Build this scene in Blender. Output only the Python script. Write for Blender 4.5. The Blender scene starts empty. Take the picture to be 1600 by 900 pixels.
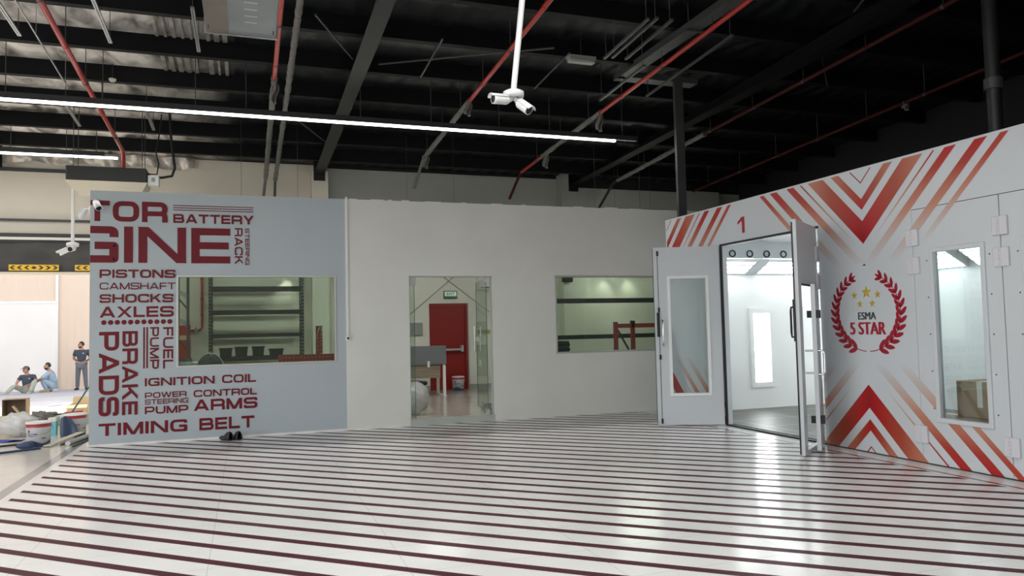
import bpy, bmesh, math, random
from mathutils import Vector, Matrix
PI = math.pi
random.seed(7)
sc = bpy.context.scene
COL = sc.collection
# ------------------------------------------------------------------ camera
YAW, PITCH, ROLL, FPX = 0.33839785, 0.0531160686, -0.0225208384, 1176.47
cam_d = bpy.data.cameras.new('camera'); cam = bpy.data.objects.new('camera', cam_d); COL.objects.link(cam)
cam_d.sensor_fit = 'HORIZONTAL'; cam_d.sensor_width = 36.0; cam_d.lens = 36.0 * FPX / 1600.0
cam_d.clip_start = 0.05; cam_d.clip_end = 300
r0 = Vector((math.cos(YAW), -math.sin(YAW), 0)); f0 = Vector((math.sin(YAW), math.cos(YAW), 0)); u0 = Vector((0, 0, 1))
fw = f0 * math.cos(PITCH) + u0 * math.sin(PITCH); up = u0 * math.cos(PITCH) - f0 * math.sin(PITCH)
rt = r0 * math.cos(ROLL) + up * math.sin(ROLL); up2 = -r0 * math.sin(ROLL) + up * math.cos(ROLL)
cam.matrix_world = Matrix(((rt.x, up2.x, -fw.x, 0), (rt.y, up2.y, -fw.y, 0), (rt.z, up2.z, -fw.z, 1.5), (0, 0, 0, 1)))
sc.camera = cam
# ------------------------------------------------------------------ light and exposure
sc.view_settings.view_transform = 'Standard'; sc.view_settings.look = 'None'
sc.view_settings.gamma = 1.0; sc.view_settings.use_curve_mapping = False
sc.view_settings.exposure = 0.0
sc.cycles.use_denoising = True
sc.cycles.max_bounces = 10; sc.cycles.diffuse_bounces = 5; sc.cycles.glossy_bounces = 4
sc.cycles.transparent_max_bounces = 12; sc.cycles.sample_clamp_indirect = 4
sc.cycles.caustics_reflective = False; sc.cycles.caustics_refractive = False
world = bpy.data.worlds.new('sky'); sc.world = world; world.use_nodes = True
wn = world.node_tree.nodes; wn.clear()
sky = wn.new('ShaderNodeTexSky'); sky.sky_type = 'NISHITA'; sky.sun_disc = False
sky.sun_elevation = math.radians(43); sky.sun_rotation = math.radians(10); sky.dust_density = 2.5
bg = wn.new('ShaderNodeBackground'); bg.inputs[1].default_value = 0.56
hsv = wn.new('ShaderNodeHueSaturation'); hsv.inputs['Saturation'].default_value = 0.45
wo = wn.new('ShaderNodeOutputWorld')
world.node_tree.links.new(sky.outputs[0], hsv.inputs['Color']); world.node_tree.links.new(hsv.outputs[0], bg.inputs[0])
world.node_tree.links.new(bg.outputs[0], wo.inputs[0])
def lamp(name, kind, loc, energy, color=(1, 1, 1), size=1, size_y=None, to=None, **kw):
    d = bpy.data.lights.new(name, kind); o = bpy.data.objects.new(name, d); COL.objects.link(o)
    d.energy = energy; d.color = color; o.location = loc
    if kind == 'AREA':
        d.size = size
        if size_y: d.shape = 'RECTANGLE'; d.size_y = size_y
    if to is not None: o.rotation_euler = (Vector(to) - Vector(loc)).to_track_quat('-Z', 'Y').to_euler()
    for k, v in kw.items(): setattr(d, k, v)
    return o
SUN_DIR = Vector((0.12, -1, -0.93))
sun = lamp('sun', 'SUN', (0, 40, 40), 9.0, (1.0, 0.96, 0.90), angle=0.01); sun.rotation_euler = SUN_DIR.to_track_quat('-Z', 'Y').to_euler()
lamp('daylight_front_opening', 'AREA', (-9.6, -11.8, 2.2), 150, (0.95, 0.98, 1.0), 6.4, 4.2, to=(2, 10, .4))
lamp('daylight_side_opening', 'AREA', (-13.6, 3.5, 2.1), 430, (0.97, 0.98, 1.0), 9.8, 4.0, to=(10, 5.5, .2))

# ------------------------------------------------------------------ materials
def lin(c): c /= 255.0; return c / 12.92 if c <= 0.04045 else ((c + 0.055) / 1.055) ** 2.4
def S(r, g, b): return (lin(r), lin(g), lin(b), 1)
def mat(name, col, rough=0.5, metal=0.0, noise=0.0, nscale=3.0, bump=0.0, bscale=30.0, spec=0.5, coat=0.0, emit=None, estr=0.0, stretch=None):
    m = bpy.data.materials.new(name); m.use_nodes = True
    nt = m.node_tree; p = nt.nodes['Principled BSDF']
    col = col if len(col) == 4 else (*col, 1)
    p.inputs['Base Color'].default_value = col; p.inputs['Roughness'].default_value = rough
    p.inputs['Metallic'].default_value = metal; p.inputs['Specular IOR Level'].default_value = spec
    p.inputs['Coat Weight'].default_value = coat
    if emit: p.inputs['Emission Color'].default_value = (*emit[:3], 1); p.inputs['Emission Strength'].default_value = estr
    if noise or bump:
        tc = nt.nodes.new('ShaderNodeTexCoord')
        src = tc.outputs['Object']
        if stretch:
            mp = nt.nodes.new('ShaderNodeMapping'); mp.inputs['Scale'].default_value = stretch
            nt.links.new(src, mp.inputs[0]); src = mp.outputs[0]
    if noise:
        nz = nt.nodes.new('ShaderNodeTexNoise'); nz.inputs['Scale'].default_value = nscale; nz.inputs['Detail'].default_value = 5
        nt.links.new(src, nz.inputs['Vector'])
        mr = nt.nodes.new('ShaderNodeMapRange'); mr.inputs[1].default_value = 0.3; mr.inputs[2].default_value = 0.7
        mr.inputs[3].default_value = 1 - noise; mr.inputs[4].default_value = 1 + noise
        nt.links.new(nz.outputs[0], mr.inputs[0])
        mx = nt.nodes.new('ShaderNodeMix'); mx.data_type = 'RGBA'; mx.blend_type = 'MULTIPLY'; mx.inputs[0].default_value = 1
        mx.inputs[6].default_value = col; nt.links.new(mr.outputs[0], mx.inputs[7])
        nt.links.new(mx.outputs[2], p.inputs['Base Color'])
    if bump:
        nb = nt.nodes.new('ShaderNodeTexNoise'); nb.inputs['Scale'].default_value = bscale; nb.inputs['Detail'].default_value = 4
        nt.links.new(src, nb.inputs['Vector'])
        bp = nt.nodes.new('ShaderNodeBump'); bp.inputs['Strength'].default_value = bump; bp.inputs['Distance'].default_value = 0.02
        nt.links.new(nb.outputs[0], bp.inputs['Height']); nt.links.new(bp.outputs[0], p.inputs['Normal'])
    return m
def glass(name, tint, refl=1.0, rough=0.02):
    m = bpy.data.materials.new(name); m.use_nodes = True; nt = m.node_tree; nt.nodes.clear()
    o = nt.nodes.new('ShaderNodeOutputMaterial'); t = nt.nodes.new('ShaderNodeBsdfTransparent'); t.inputs[0].default_value = (*tint, 1)
    g = nt.nodes.new('ShaderNodeBsdfGlossy'); g.inputs['Roughness'].default_value = rough
    f = nt.nodes.new('ShaderNodeFresnel'); f.inputs[0].default_value = 1.5
    k = nt.nodes.new('ShaderNodeMath'); k.operation = 'MULTIPLY'; k.inputs[1].default_value = refl
    x = nt.nodes.new('ShaderNodeMixShader'); L = nt.links.new
    L(f.outputs[0], k.inputs[0]); L(k.outputs[0], x.inputs[0]); L(t.outputs[0], x.inputs[1]); L(g.outputs[0], x.inputs[2]); L(x.outputs[0], o.inputs[0])
    return m
def plastic_film(name):
    m = bpy.data.materials.new(name); m.use_nodes = True; nt = m.node_tree; p = nt.nodes['Principled BSDF']
    p.inputs['Base Color'].default_value = (0.75, 0.75, 0.76, 1); p.inputs['Roughness'].default_value = 0.18; p.inputs['Alpha'].default_value = 0.55
    return m
def ink_mat(name):
    m = bpy.data.materials.new(name); m.use_nodes = True; nt = m.node_tree; p = nt.nodes['Principled BSDF']
    a = nt.nodes.new('ShaderNodeAttribute'); a.attribute_name = 'ink'
    nt.links.new(a.outputs['Color'], p.inputs['Base Color']); p.inputs['Roughness'].default_value = 0.35
    return m
def floor_mat():
    m = bpy.data.materials.new('showroom_floor'); m.use_nodes = True; nt = m.node_tree; N = nt.nodes; L = nt.links.new
    p = N['Principled BSDF']; geo = N.new('ShaderNodeNewGeometry'); sep = N.new('ShaderNodeSeparateXYZ'); L(geo.outputs['Position'], sep.inputs[0])
    X, Y = sep.outputs[0], sep.outputs[1]
    def mth(op, a, b=None):
        n = N.new('ShaderNodeMath'); n.operation = op
        for i, v in enumerate((a, b)):
            if v is None: continue
            if isinstance(v, (int, float)): n.inputs[i].default_value = v
            else: L(v, n.inputs[i])
        return n.outputs[0]
    def band(v, a, b): return mth('MULTIPLY', mth('GREATER_THAN', v, a), mth('LESS_THAN', v, b))
    def mix(f, a, b):
        n = N.new('ShaderNodeMix'); n.data_type = 'RGBA'; L(f, n.inputs[0])
        for i, v in ((6, a), (7, b)):
            if isinstance(v, tuple): n.inputs[i].default_value = v
            else: L(v, n.inputs[i])
        return n.outputs[2]
    an = math.radians(47.82); per = 0.2886
    u = mth('ADD', mth('MULTIPLY', X, math.cos(an)), mth('MULTIPLY', Y, math.sin(an)))
    fr = mth('FRACT', mth('DIVIDE', mth('ADD', u, 100 * per - 4.172 + per / 2), per))
    dist = mth('ABSOLUTE', mth('SUBTRACT', fr, 0.5))
    stripe = mth('LESS_THAN', dist, 0.142)
    zone = mth('MULTIPLY', band(X, -2.11, 6.325), mth('LESS_THAN', Y, 11.76))
    stripe = mth('MULTIPLY', stripe, zone)
    # grout of 0.6 x 1.2 tiles
    def line(v, sp, off, w):
        f_ = mth('FRACT', mth('DIVIDE', mth('ADD', v, 60 * sp + off), sp)); return mth('LESS_THAN', f_, w / sp)
    gr = mth('MAXIMUM', line(X, 1.2, 0.25, 0.004), line(Y, 0.6, 0.1, 0.004))
    nz = N.new('ShaderNodeTexNoise'); nz.inputs['Scale'].default_value = 1.1; nz.inputs['Detail'].default_value = 8; L(geo.outputs['Position'], nz.inputs['Vector'])
    ramp = N.new('ShaderNodeMapRange'); ramp.inputs[1].default_value = .35; ramp.inputs[2].default_value = .7; ramp.inputs[3].default_value = .9; ramp.inputs[4].default_value = 1.0
    L(nz.outputs[0], ramp.inputs[0])
    base = (0.85, 0.85, 0.845, 1)
    c = mix(gr, base, (0.55, 0.55, 0.53, 1))
    # ordinary beige tiles beside the striped area and behind the partition
    left = mth('LESS_THAN', X, -2.2)
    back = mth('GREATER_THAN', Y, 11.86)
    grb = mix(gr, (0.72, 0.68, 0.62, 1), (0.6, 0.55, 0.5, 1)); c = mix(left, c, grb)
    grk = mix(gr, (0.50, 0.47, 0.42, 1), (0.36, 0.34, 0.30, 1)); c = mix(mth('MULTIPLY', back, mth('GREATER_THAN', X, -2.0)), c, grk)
    tape = mth('MULTIPLY', band(X, -2.31, -2.19), mth('LESS_THAN', Y, 13.2)); c = mix(tape, c, (0.30, 0.31, 0.32, 1))
    c = mix(stripe, c, (0.075, 0.018, 0.026, 1))
    drain = mth('MULTIPLY', band(X, 6.355, 6.395), mth('LESS_THAN', Y, 11.6)); c = mix(drain, c, (0.045, 0.05, 0.05, 1))
    mul = N.new('ShaderNodeMix'); mul.data_type = 'RGBA'; mul.blend_type = 'MULTIPLY'; mul.inputs[0].default_value = 1
    L(c, mul.inputs[6]); L(ramp.outputs[0], mul.inputs[7]); L(mul.outputs[2], p.inputs['Base Color'])
    # polish with smears of protective film
    nr = N.new('ShaderNodeTexNoise'); nr.inputs['Scale'].default_value = 2.6; nr.inputs['Detail'].default_value = 2; nr.inputs['Distortion'].default_value = .5
    L(geo.outputs['Position'], nr.inputs['Vector'])
    rr = N.new('ShaderNodeMapRange'); rr.inputs[1].default_value = .35; rr.inputs[2].default_value = .72; rr.inputs[3].default_value = .15; rr.inputs[4].default_value = .20
    L(nr.outputs[0], rr.inputs[0]); L(rr.outputs[0], p.inputs['Roughness'])
    bp = N.new('ShaderNodeBump'); bp.inputs['Strength'].default_value = 0.004; bp.inputs['Distance'].default_value = 0.01
    p.inputs['Specular IOR Level'].default_value = 0.30
    inv = mth('SUBTRACT', 1.0, stripe); L(mth('ADD', mth('MULTIPLY', inv, 0.27), 0.06), p.inputs['Specular IOR Level'])
    L(mth('ADD', rr.outputs[0], mth('MULTIPLY', stripe, .25)), p.inputs['Roughness'])
    return m
def roof_mat():
    m = bpy.data.materials.new('roof_lining'); m.use_nodes = True; nt = m.node_tree; N = nt.nodes; L = nt.links.new
    p = N['Principled BSDF']; geo = N.new('ShaderNodeNewGeometry'); sep = N.new('ShaderNodeSeparateXYZ'); L(geo.outputs['Position'], sep.inputs[0])
    nz = N.new('ShaderNodeTexNoise'); nz.inputs['Scale'].default_value = 1.3; nz.inputs['Detail'].default_value = 6; nz.inputs['Distortion'].default_value = 1.2
    mp = N.new('ShaderNodeMapping'); mp.inputs['Scale'].default_value = (1.6, .8, 1); L(geo.outputs['Position'], mp.inputs[0]); L(mp.outputs[0], nz.inputs['Vector'])
    # edge of the bare foil: about x = -0.6, ragged
    a = N.new('ShaderNodeMath'); a.operation = 'MULTIPLY_ADD'; L(nz.outputs[0], a.inputs[0]); a.inputs[1].default_value = 1.0; L(sep.outputs[0], a.inputs[2])
    mr = N.new('ShaderNodeMapRange'); mr.inputs[1].default_value = -1.05; mr.inputs[2].default_value = 0.35; mr.inputs[3].default_value = 1; mr.inputs[4].default_value = 0
    L(a.outputs[0], mr.inputs[0])
    cr = N.new('ShaderNodeValToRGB'); L(nz.outputs[0], cr.inputs[0])
    e = cr.color_ramp.elements; e[0].position = .33; e[0].color = (.10, .09, .085, 1); e[1].position = .62; e[1].color = (.92, .88, .83, 1)
    mx = N.new('ShaderNodeMix'); mx.data_type = 'RGBA'; L(mr.outputs[0], mx.inputs[0]); mx.inputs[6].default_value = (.005, .006, .008, 1); L(cr.outputs[0], mx.inputs[7])
    L(mx.outputs[2], p.inputs['Base Color'])
    p.inputs['Roughness'].default_value = .5
    mm = N.new('ShaderNodeMath'); mm.operation = 'MULTIPLY'; L(mr.outputs[0], mm.inputs[0]); mm.inputs[1].default_value = .12; L(mm.outputs[0], p.inputs['Metallic'])
    w = N.new('ShaderNodeTexWave'); w.inputs['Scale'].default_value = .8; w.inputs['Distortion'].default_value = 6; w.inputs['Detail'].default_value = 3; L(geo.outputs['Position'], w.inputs['Vector'])
    bp = N.new('ShaderNodeBump'); bp.inputs['Strength'].default_value = .5; bp.inputs['Distance'].default_value = .05; L(w.outputs[1], bp.inputs['Height']); L(bp.outputs[0], p.inputs['Normal'])
    return m
def grate_mat():
    m = bpy.data.materials.new('floor_grating'); m.use_nodes = True; nt = m.node_tree; N = nt.nodes; L = nt.links.new
    p = N['Principled BSDF']; tc = N.new('ShaderNodeNewGeometry')
    b = N.new('ShaderNodeTexBrick'); b.offset = 0; b.inputs['Scale'].default_value = 1; b.inputs['Brick Width'].default_value = .045; b.inputs['Row Height'].default_value = .045
    b.inputs['Mortar Size'].default_value = .009; b.inputs['Color1'].default_value = (.010, .011, .010, 1); b.inputs['Color2'].default_value = (.014, .015, .013, 1); b.inputs['Mortar'].default_value = (.085, .088, .075, 1)
    L(tc.outputs['Position'], b.inputs['Vector'])
    b2 = N.new('ShaderNodeTexBrick'); b2.offset = 0; b2.inputs['Scale'].default_value = 1; b2.inputs['Brick Width'].default_value = 1.0; b2.inputs['Row Height'].default_value = .75
    b2.inputs['Mortar Size'].default_value = .012; b2.inputs['Color1'].default_value = (0, 0, 0, 1); b2.inputs['Color2'].default_value = (0, 0, 0, 1); b2.inputs['Mortar'].default_value = (1, 1, 1, 1)
    L(tc.outputs['Position'], b2.inputs['Vector'])
    mx = N.new('ShaderNodeMix'); mx.data_type = 'RGBA'; L(b2.outputs[0], mx.inputs[0]); L(b.outputs[0], mx.inputs[6]); mx.inputs[7].default_value = (.22, .22, .20, 1)
    L(mx.outputs[2], p.inputs['Base Color']); p.inputs['Roughness'].default_value = .45
    return m
def corrugated(name, col, scale=4.0):
    m = mat(name, col, .6); nt = m.node_tree; N = nt.nodes; L = nt.links.new; p = N['Principled BSDF']
    tc = N.new('ShaderNodeNewGeometry'); w = N.new('ShaderNodeTexWave'); w.bands_direction = 'X'; w.inputs['Scale'].default_value = scale; w.inputs['Distortion'].default_value = 0
    L(tc.outputs['Position'], w.inputs['Vector']); bp = N.new('ShaderNodeBump'); bp.inputs['Strength'].default_value = .3; bp.inputs['Distance'].default_value = .05
    L(w.outputs[1], bp.inputs['Height']); L(bp.outputs[0], p.inputs['Normal'])
    return m
def plaster(name, col):
    return mat(name, col, .75, noise=.035, nscale=1.2, bump=.12, bscale=9)

MW = dict(
    white_wall=plaster('white_plaster', (.71, .72, .69)), grey_wall=mat('grey_blue_paint', (.42, .475, .515), .55, noise=.03, nscale=.8),
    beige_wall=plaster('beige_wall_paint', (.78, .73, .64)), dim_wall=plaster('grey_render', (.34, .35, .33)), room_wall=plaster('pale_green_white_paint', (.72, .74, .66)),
    red_vinyl=mat('maroon_vinyl', (.15, .008, .016), .5, spec=.25), red_paint=mat('red_pipe_paint', (.42, .030, .025), .35), shaded_red=mat('shaded_red_pipe_paint', (.05, .008, .008), .6, spec=.2), dark_infill=mat('black_infill', (.008, .009, .010), .7), red_door=mat('red_door_paint', (.25, .012, .010), .35),  # far pipes' red is darkened to stand for the shadow under the roof
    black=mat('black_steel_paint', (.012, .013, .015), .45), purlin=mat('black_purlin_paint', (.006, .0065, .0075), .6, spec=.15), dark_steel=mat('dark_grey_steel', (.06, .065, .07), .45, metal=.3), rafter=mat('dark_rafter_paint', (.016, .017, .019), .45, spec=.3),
    galv=mat('galvanised_steel', (.42, .44, .44), .38, metal=.75, noise=.1, nscale=8), dull_galv=mat('dull_galvanised_steel', (.09, .095, .095), .5, metal=.4, noise=.1, nscale=6),
    alu=mat('brushed_aluminium', (.50, .51, .50), .4, metal=.5), chrome=mat('polished_steel', (.75, .76, .76), .12, metal=1),
    booth=mat('booth_white_powder_coat', (.57, .605, .64), .32, noise=.015, nscale=.7), booth_in=mat('booth_interior_white', (.80, .82, .82), .3),
    white_pl=mat('white_plastic', (.78, .79, .80), .35), white_metal=mat('white_painted_metal', (.78, .78, .76), .4), gasket=mat('black_rubber', (.012, .012, .013), .6),
    led=mat('led_diffuser', (.9, .9, .9), .4, emit=(1.0, .98, .90), estr=6), booth_led=mat('booth_tube_diffuser', (.9, .9, .9), .4, emit=(.95, 1.0, 1.0), estr=9.5),
    win_glass=glass('green_tinted_glass', (.86, .93, .86), .6), door_glass=glass('clear_door_glass', (.86, .92, .87), .35), booth_glass=glass('clear_booth_glass', (.88, .92, .92), .7),
    ink=ink_mat('printed_ink'), room_fill_glow=mat('room_fill_diffuser', (.9, .9, .9), .4, emit=(1.0, 1.0, .90), estr=60), black_ink=mat('black_vinyl', (.02, .025, .03), .4), gold=mat('gold_print', (.50, .36, .03), .4, noise=.35, nscale=40), wreath_red=mat('wreath_red_vinyl', (.33, .008, .025), .35),
    cardboard=mat('brown_cardboard', (.36, .25, .15), .8, noise=.06, nscale=6), pale_card=mat('pale_cardboard', (.62, .50, .34), .8), tape=mat('pale_tape', (.75, .72, .64), .4),
    pail_white=mat('white_pail_plastic', (.58, .58, .62), .35), pail_red=mat('red_label_band', (.40, .03, .045), .35), navy=mat('navy_label', (.035, .06, .13), .4), turq=mat('turquoise_carton', (.16, .50, .58), .5), green_grey=mat('grey_green_carton', (.30, .36, .34), .6),
    film=plastic_film('clear_plastic_film'), blue_film=mat('blue_plastic_sheet', (.03, .05, .30), .3), wood=mat('wood_grain_laminate', (.25, .20, .15), .5, noise=.3, nscale=3, stretch=(1, 1, 14)), grey_fabric=mat('grey_screen_fabric', (.16, .175, .19), .9, noise=.1, nscale=60),
    grey_box=mat('grey_enamel', (.30, .32, .31), .5), yellow=mat('yellow_sign', (.80, .50, .02), .4), skin=mat('skin', (.42, .22, .14), .55), hair=mat('dark_hair', (.02, .016, .013), .7),
    navy_shirt=mat('charcoal_navy_cotton', (.05, .06, .08), .9, noise=.1, nscale=20), blue_shirt=mat('pale_blue_cotton', (.32, .42, .52), .9, noise=.08, nscale=20), grey_trs=mat('grey_trousers_cloth', (.13, .14, .16), .9, noise=.1, nscale=20), olive_trs=mat('pale_olive_cloth', (.36, .38, .32), .9, noise=.1, nscale=20), shoe=mat('black_shoe_leather', (.02, .02, .022), .5), tan=mat('tan_leather', (.45, .32, .2), .6), cap=mat('olive_cap_cloth', (.10, .10, .085), .9),
    foil=mat('crinkled_foil', (.42, .40, .37), .35, metal=.5, noise=.4, nscale=5, bump=.8, bscale=6), hinge_white=mat('hinge_white_plastic', (.62, .62, .66), .4), maroon_steel=mat('maroon_rack_paint', (.20, .022, .025), .45), rod_grey=mat('grey_rod_paint', (.26, .27, .25), .5), housing=mat('graphite_fixture_paint', (.035, .037, .04), .4), duct_reflection=mat('brown_duct_reflection', (.20, .17, .145), .45, metal=.2, noise=.1, nscale=2), duct=mat('grey_duct_sheet', (.26, .285, .29), .45, metal=.35, noise=.12, nscale=2.2),
    shutter=mat('dark_shutter_sheet', (.055, .055, .057), .55, noise=.25, nscale=2, bump=.6, bscale=2.5), ground=mat('pale_concrete_yard', (.46, .45, .46), .9, noise=.12, nscale=.7, bump=.2, bscale=8),
    tan_clad=corrugated('tan_corrugated_cladding', (.74, .59, .46), 1.3), far_white=mat('white_yard_wall', (.84, .80, .75), .8, noise=.03, nscale=.6), wrap=mat('grey_cloth_wrap', (.18, .175, .165), .95, noise=.2, nscale=14, bump=.5, bscale=25),
    tarp=mat('grey_tarpaulin', (.33, .31, .28), .9, noise=.35, nscale=7), baseboard=mat('grey_tile_skirting', (.33, .34, .32), .4), sill=mat('grey_sill_stone', (.42, .45, .42), .3), glass_edge=mat('green_glass_edge', (.10, .19, .15), .15),
    cream=mat('cream_metal', (.70, .64, .52), .45), ac_grille=mat('black_grille', (.018, .02, .021), .55), lens=mat('black_lens', (.01, .01, .012), .08), paper=mat('white_paper', (.8, .79, .77), .7), pit=mat('brown_inner_card', (.27, .20, .15), .9), floor=floor_mat(), roof=roof_mat(), grate=grate_mat(),
    yellow_cloth=mat('dull_yellow_cloth', (.36, .33, .08), .8), exit_sign=mat('exit_sign_face', (.55, .66, .58), .4, emit=(.6, .8, .65), estr=.25), exit_green=mat('exit_sign_green', (.03, .12, .07), .4), dim_white=mat('dusty_white_lamp_cover', (.42, .42, .38), .5))

# ------------------------------------------------------------------ mesh tools
INV = {}
def mat_of(o): return INV.get(o.name, Matrix.Identity(4))
class MB:
    def __init__(s): s.v = []; s.f = []; s.sm = []; s.mi = []; s.col = None; s.cur = 0
    def add(s, vs, fs, smooth=False):
        n = len(s.v); s.v += [Vector(v) for v in vs]
        for f in fs: s.f.append([n + i for i in f]); s.sm.append(smooth); s.mi.append(s.cur)
        return s
    def box(s, x0, x1, y0, y1, z0, z1, M=None):
        x0, x1 = sorted((x0, x1)); y0, y1 = sorted((y0, y1)); z0, z1 = sorted((z0, z1))
        vs = [Vector(p) for p in ((x0, y0, z0), (x1, y0, z0), (x1, y1, z0), (x0, y1, z0), (x0, y0, z1), (x1, y0, z1), (x1, y1, z1), (x0, y1, z1))]
        if M is not None: vs = [M @ v for v in vs]
        return s.add(vs, [(0, 3, 2, 1), (4, 5, 6, 7), (0, 1, 5, 4), (1, 2, 6, 5), (2, 3, 7, 6), (3, 0, 4, 7)])
    def bar(s, p, q, w, h, upv=(0, 0, 1)):
        p, q = Vector(p), Vector(q); d = (q - p); l = d.length; d.normalize()
        a = d.cross(Vector(upv))
        if a.length < 1e-4: a = d.cross(Vector((1, 0, 0)))
        a.normalize(); b = a.cross(d)
        vs = [p + d * (l * k) + a * (i * w / 2) + b * (j * h / 2) for k in (0, 1) for i, j in ((-1, -1), (1, -1), (1, 1), (-1, 1))]
        return s.add(vs, [(0, 1, 2, 3), (7, 6, 5, 4), (0, 4, 5, 1), (1, 5, 6, 2), (2, 6, 7, 3), (3, 7, 4, 0)])
    def tube(s, pts, r, seg=10, cap=True):
        pts = [Vector(p) for p in pts]; n = len(pts); rs = r if isinstance(r, (list, tuple)) else [r] * n
        T = []
        for i in range(n):
            a = pts[min(i + 1, n - 1)] - pts[max(i - 1, 0)]; T.append(a.normalized())
        nrm = T[0].cross(Vector((0, 0, 1)))
        if nrm.length < 1e-3: nrm = T[0].cross(Vector((1, 0, 0)))
        nrm.normalize(); vs = []
        for i in range(n):
            nrm = (nrm - T[i] * nrm.dot(T[i])).normalized(); b = T[i].cross(nrm)
            for k in range(seg): t = 2 * PI * k / seg; vs.append(pts[i] + (nrm * math.cos(t) + b * math.sin(t)) * rs[i])
        fs = [(i * seg + k, i * seg + (k + 1) % seg, (i + 1) * seg + (k + 1) % seg, (i + 1) * seg + k) for i in range(n - 1) for k in range(seg)]
        s.add(vs, fs, True)
        if cap: s.add(vs[:seg], [tuple(range(seg))[::-1]]); s.add(vs[-seg:], [tuple(range(seg))])
        return s
    def lathe(s, prof, c, seg=24, axis=None):
        c = Vector(c); vs = []
        R = Vector((0, 0, 1)).rotation_difference(Vector(axis).normalized()).to_matrix() if axis is not None else Matrix.Identity(3)
        for r, z in prof:
            for k in range(seg): t = 2 * PI * k / seg; vs.append(c + R @ Vector((r * math.cos(t), r * math.sin(t), z)))
        fs = [(i * seg + k, i * seg + (k + 1) % seg, (i + 1) * seg + (k + 1) % seg, (i + 1) * seg + k) for i in range(len(prof) - 1) for k in range(seg)]
        return s.add(vs, fs, True)
    def ball(s, c, r, seg=14, ring=9, sc_=(1, 1, 1), fn=None):
        c = Vector(c); vs = []; fs = []
        for i in range(ring + 1):
            ph = PI * i / ring
            for k in range(seg):
                t = 2 * PI * k / seg; v = Vector((math.sin(ph) * math.cos(t) * sc_[0], math.sin(ph) * math.sin(t) * sc_[1], math.cos(ph) * sc_[2])) * r
                if fn: v = fn(v)
                vs.append(c + v)
        fs = [(i * seg + k, (i + 1) * seg + k, (i + 1) * seg + (k + 1) % seg, i * seg + (k + 1) % seg) for i in range(ring) for k in range(seg)]
        return s.add(vs, fs, True)
    def prism(s, pts, off):
        n = len(pts); a = [Vector(p) for p in pts]; b = [p + Vector(off) for p in a]
        return s.add(a + b, [tuple(range(n))[::-1], tuple(range(n, 2 * n))] + [(i, (i + 1) % n, n + (i + 1) % n, n + i) for i in range(n)])
    def grid(s, fn, nu, nv, smooth=True):
        vs = [fn(i / nu, j / nv) for j in range(nv + 1) for i in range(nu + 1)]
        return s.add(vs, [(j * (nu + 1) + i, j * (nu + 1) + i + 1, (j + 1) * (nu + 1) + i + 1, (j + 1) * (nu + 1) + i) for j in range(nv) for i in range(nu)], smooth)
    def build(s, name, material, parent=None, bevel=0.0, solid=0.0, M=None):
        me = bpy.data.meshes.new(name); o = bpy.data.objects.new(name, me); COL.objects.link(o)
        vs = [M @ v for v in s.v] if M is not None else list(s.v)
        if parent is None:
            xs = [v.x for v in vs]; ys = [v.y for v in vs]; zs = [v.z for v in vs]
            org = Vector(((min(xs) + max(xs)) / 2, (min(ys) + max(ys)) / 2, min(zs))); o.location = org
            vs = [v - org for v in vs]; INV[o.name] = Matrix.Translation(org).inverted()
        else:
            iv = mat_of(parent); vs = [iv @ v for v in vs]; o.parent = parent; INV[o.name] = iv.copy()
        me.from_pydata([tuple(v) for v in vs], [], s.f); me.update()
        me.polygons.foreach_set('use_smooth', s.sm)
        for m in (material if isinstance(material, (list, tuple)) else [material]): me.materials.append(m)
        if isinstance(material, (list, tuple)): me.polygons.foreach_set('material_index', s.mi)
        if s.col is not None:
            at = me.color_attributes.new('ink', 'FLOAT_COLOR', 'POINT')
            for i, c in enumerate(s.col): at.data[i].color = c
        if bevel:
            b = o.modifiers.new('bevel', 'BEVEL'); b.width = bevel; b.segments = 2; b.limit_method = 'ANGLE'; b.angle_limit = .6
        if solid:
            b = o.modifiers.new('solid', 'SOLIDIFY'); b.thickness = solid; b.offset = 0
        return o
def tag(o, label=None, cat=None, group=None, kind=None):
    if label: o['label'] = label
    if cat: o['category'] = cat
    if group: o['group'] = group
    if kind: o['kind'] = kind
    return o
def thing(name, label, cat, loc=(0, 0, 0), rz=0.0, group=None, kind=None):
    o = bpy.data.objects.new(name, None); COL.objects.link(o); o.empty_display_size = .1
    o.location = loc; o.rotation_euler = (0, 0, rz)
    INV[o.name] = (Matrix.Translation(Vector(loc)) @ Matrix.Rotation(rz, 4, 'Z')).inverted()
    return tag(o, label, cat, group, kind)
def struct(mb, name, m, label=None, **kw): return tag(mb.build(name, m, **kw), label, None, None, 'structure')
def L2W(o): return mat_of(o).inverted()
def copy_tree(o, loc, label=None, rz=None):
    kids = {}
    for c in bpy.data.objects:
        if c.parent: kids.setdefault(c.parent.name, []).append(c)
    def rec(a, par):
        c = a.copy(); COL.objects.link(c); c.parent = par
        for k in kids.get(a.name, []): rec(k, c)
        return c
    n = rec(o, None); n.location = loc
    if rz is not None: n.rotation_euler.z = rz
    if label: n['label'] = label
    INV[n.name] = (Matrix.Translation(Vector(loc)) @ Matrix.Rotation(n.rotation_euler.z, 4, 'Z')).inverted()
    return n
# ================================================================== SETTING
RZ = lambda y: 5.5 + (18.3 - y) * .055          # underside of the roof
# floor and yard
struct(MB().box(-14, 13.5, -12, 18.55, -.2, 0), 'floor', MW['floor'])
yard = MB(); yard.grid(lambda u, v: Vector((-30 + 50 * u, 18.55 + 12 * v, -.005 - .30 * v + .01 * math.sin(9 * u + 5 * v))), 30, 16, False)
struct(yard, 'ground_yard', MW['ground'])
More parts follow.
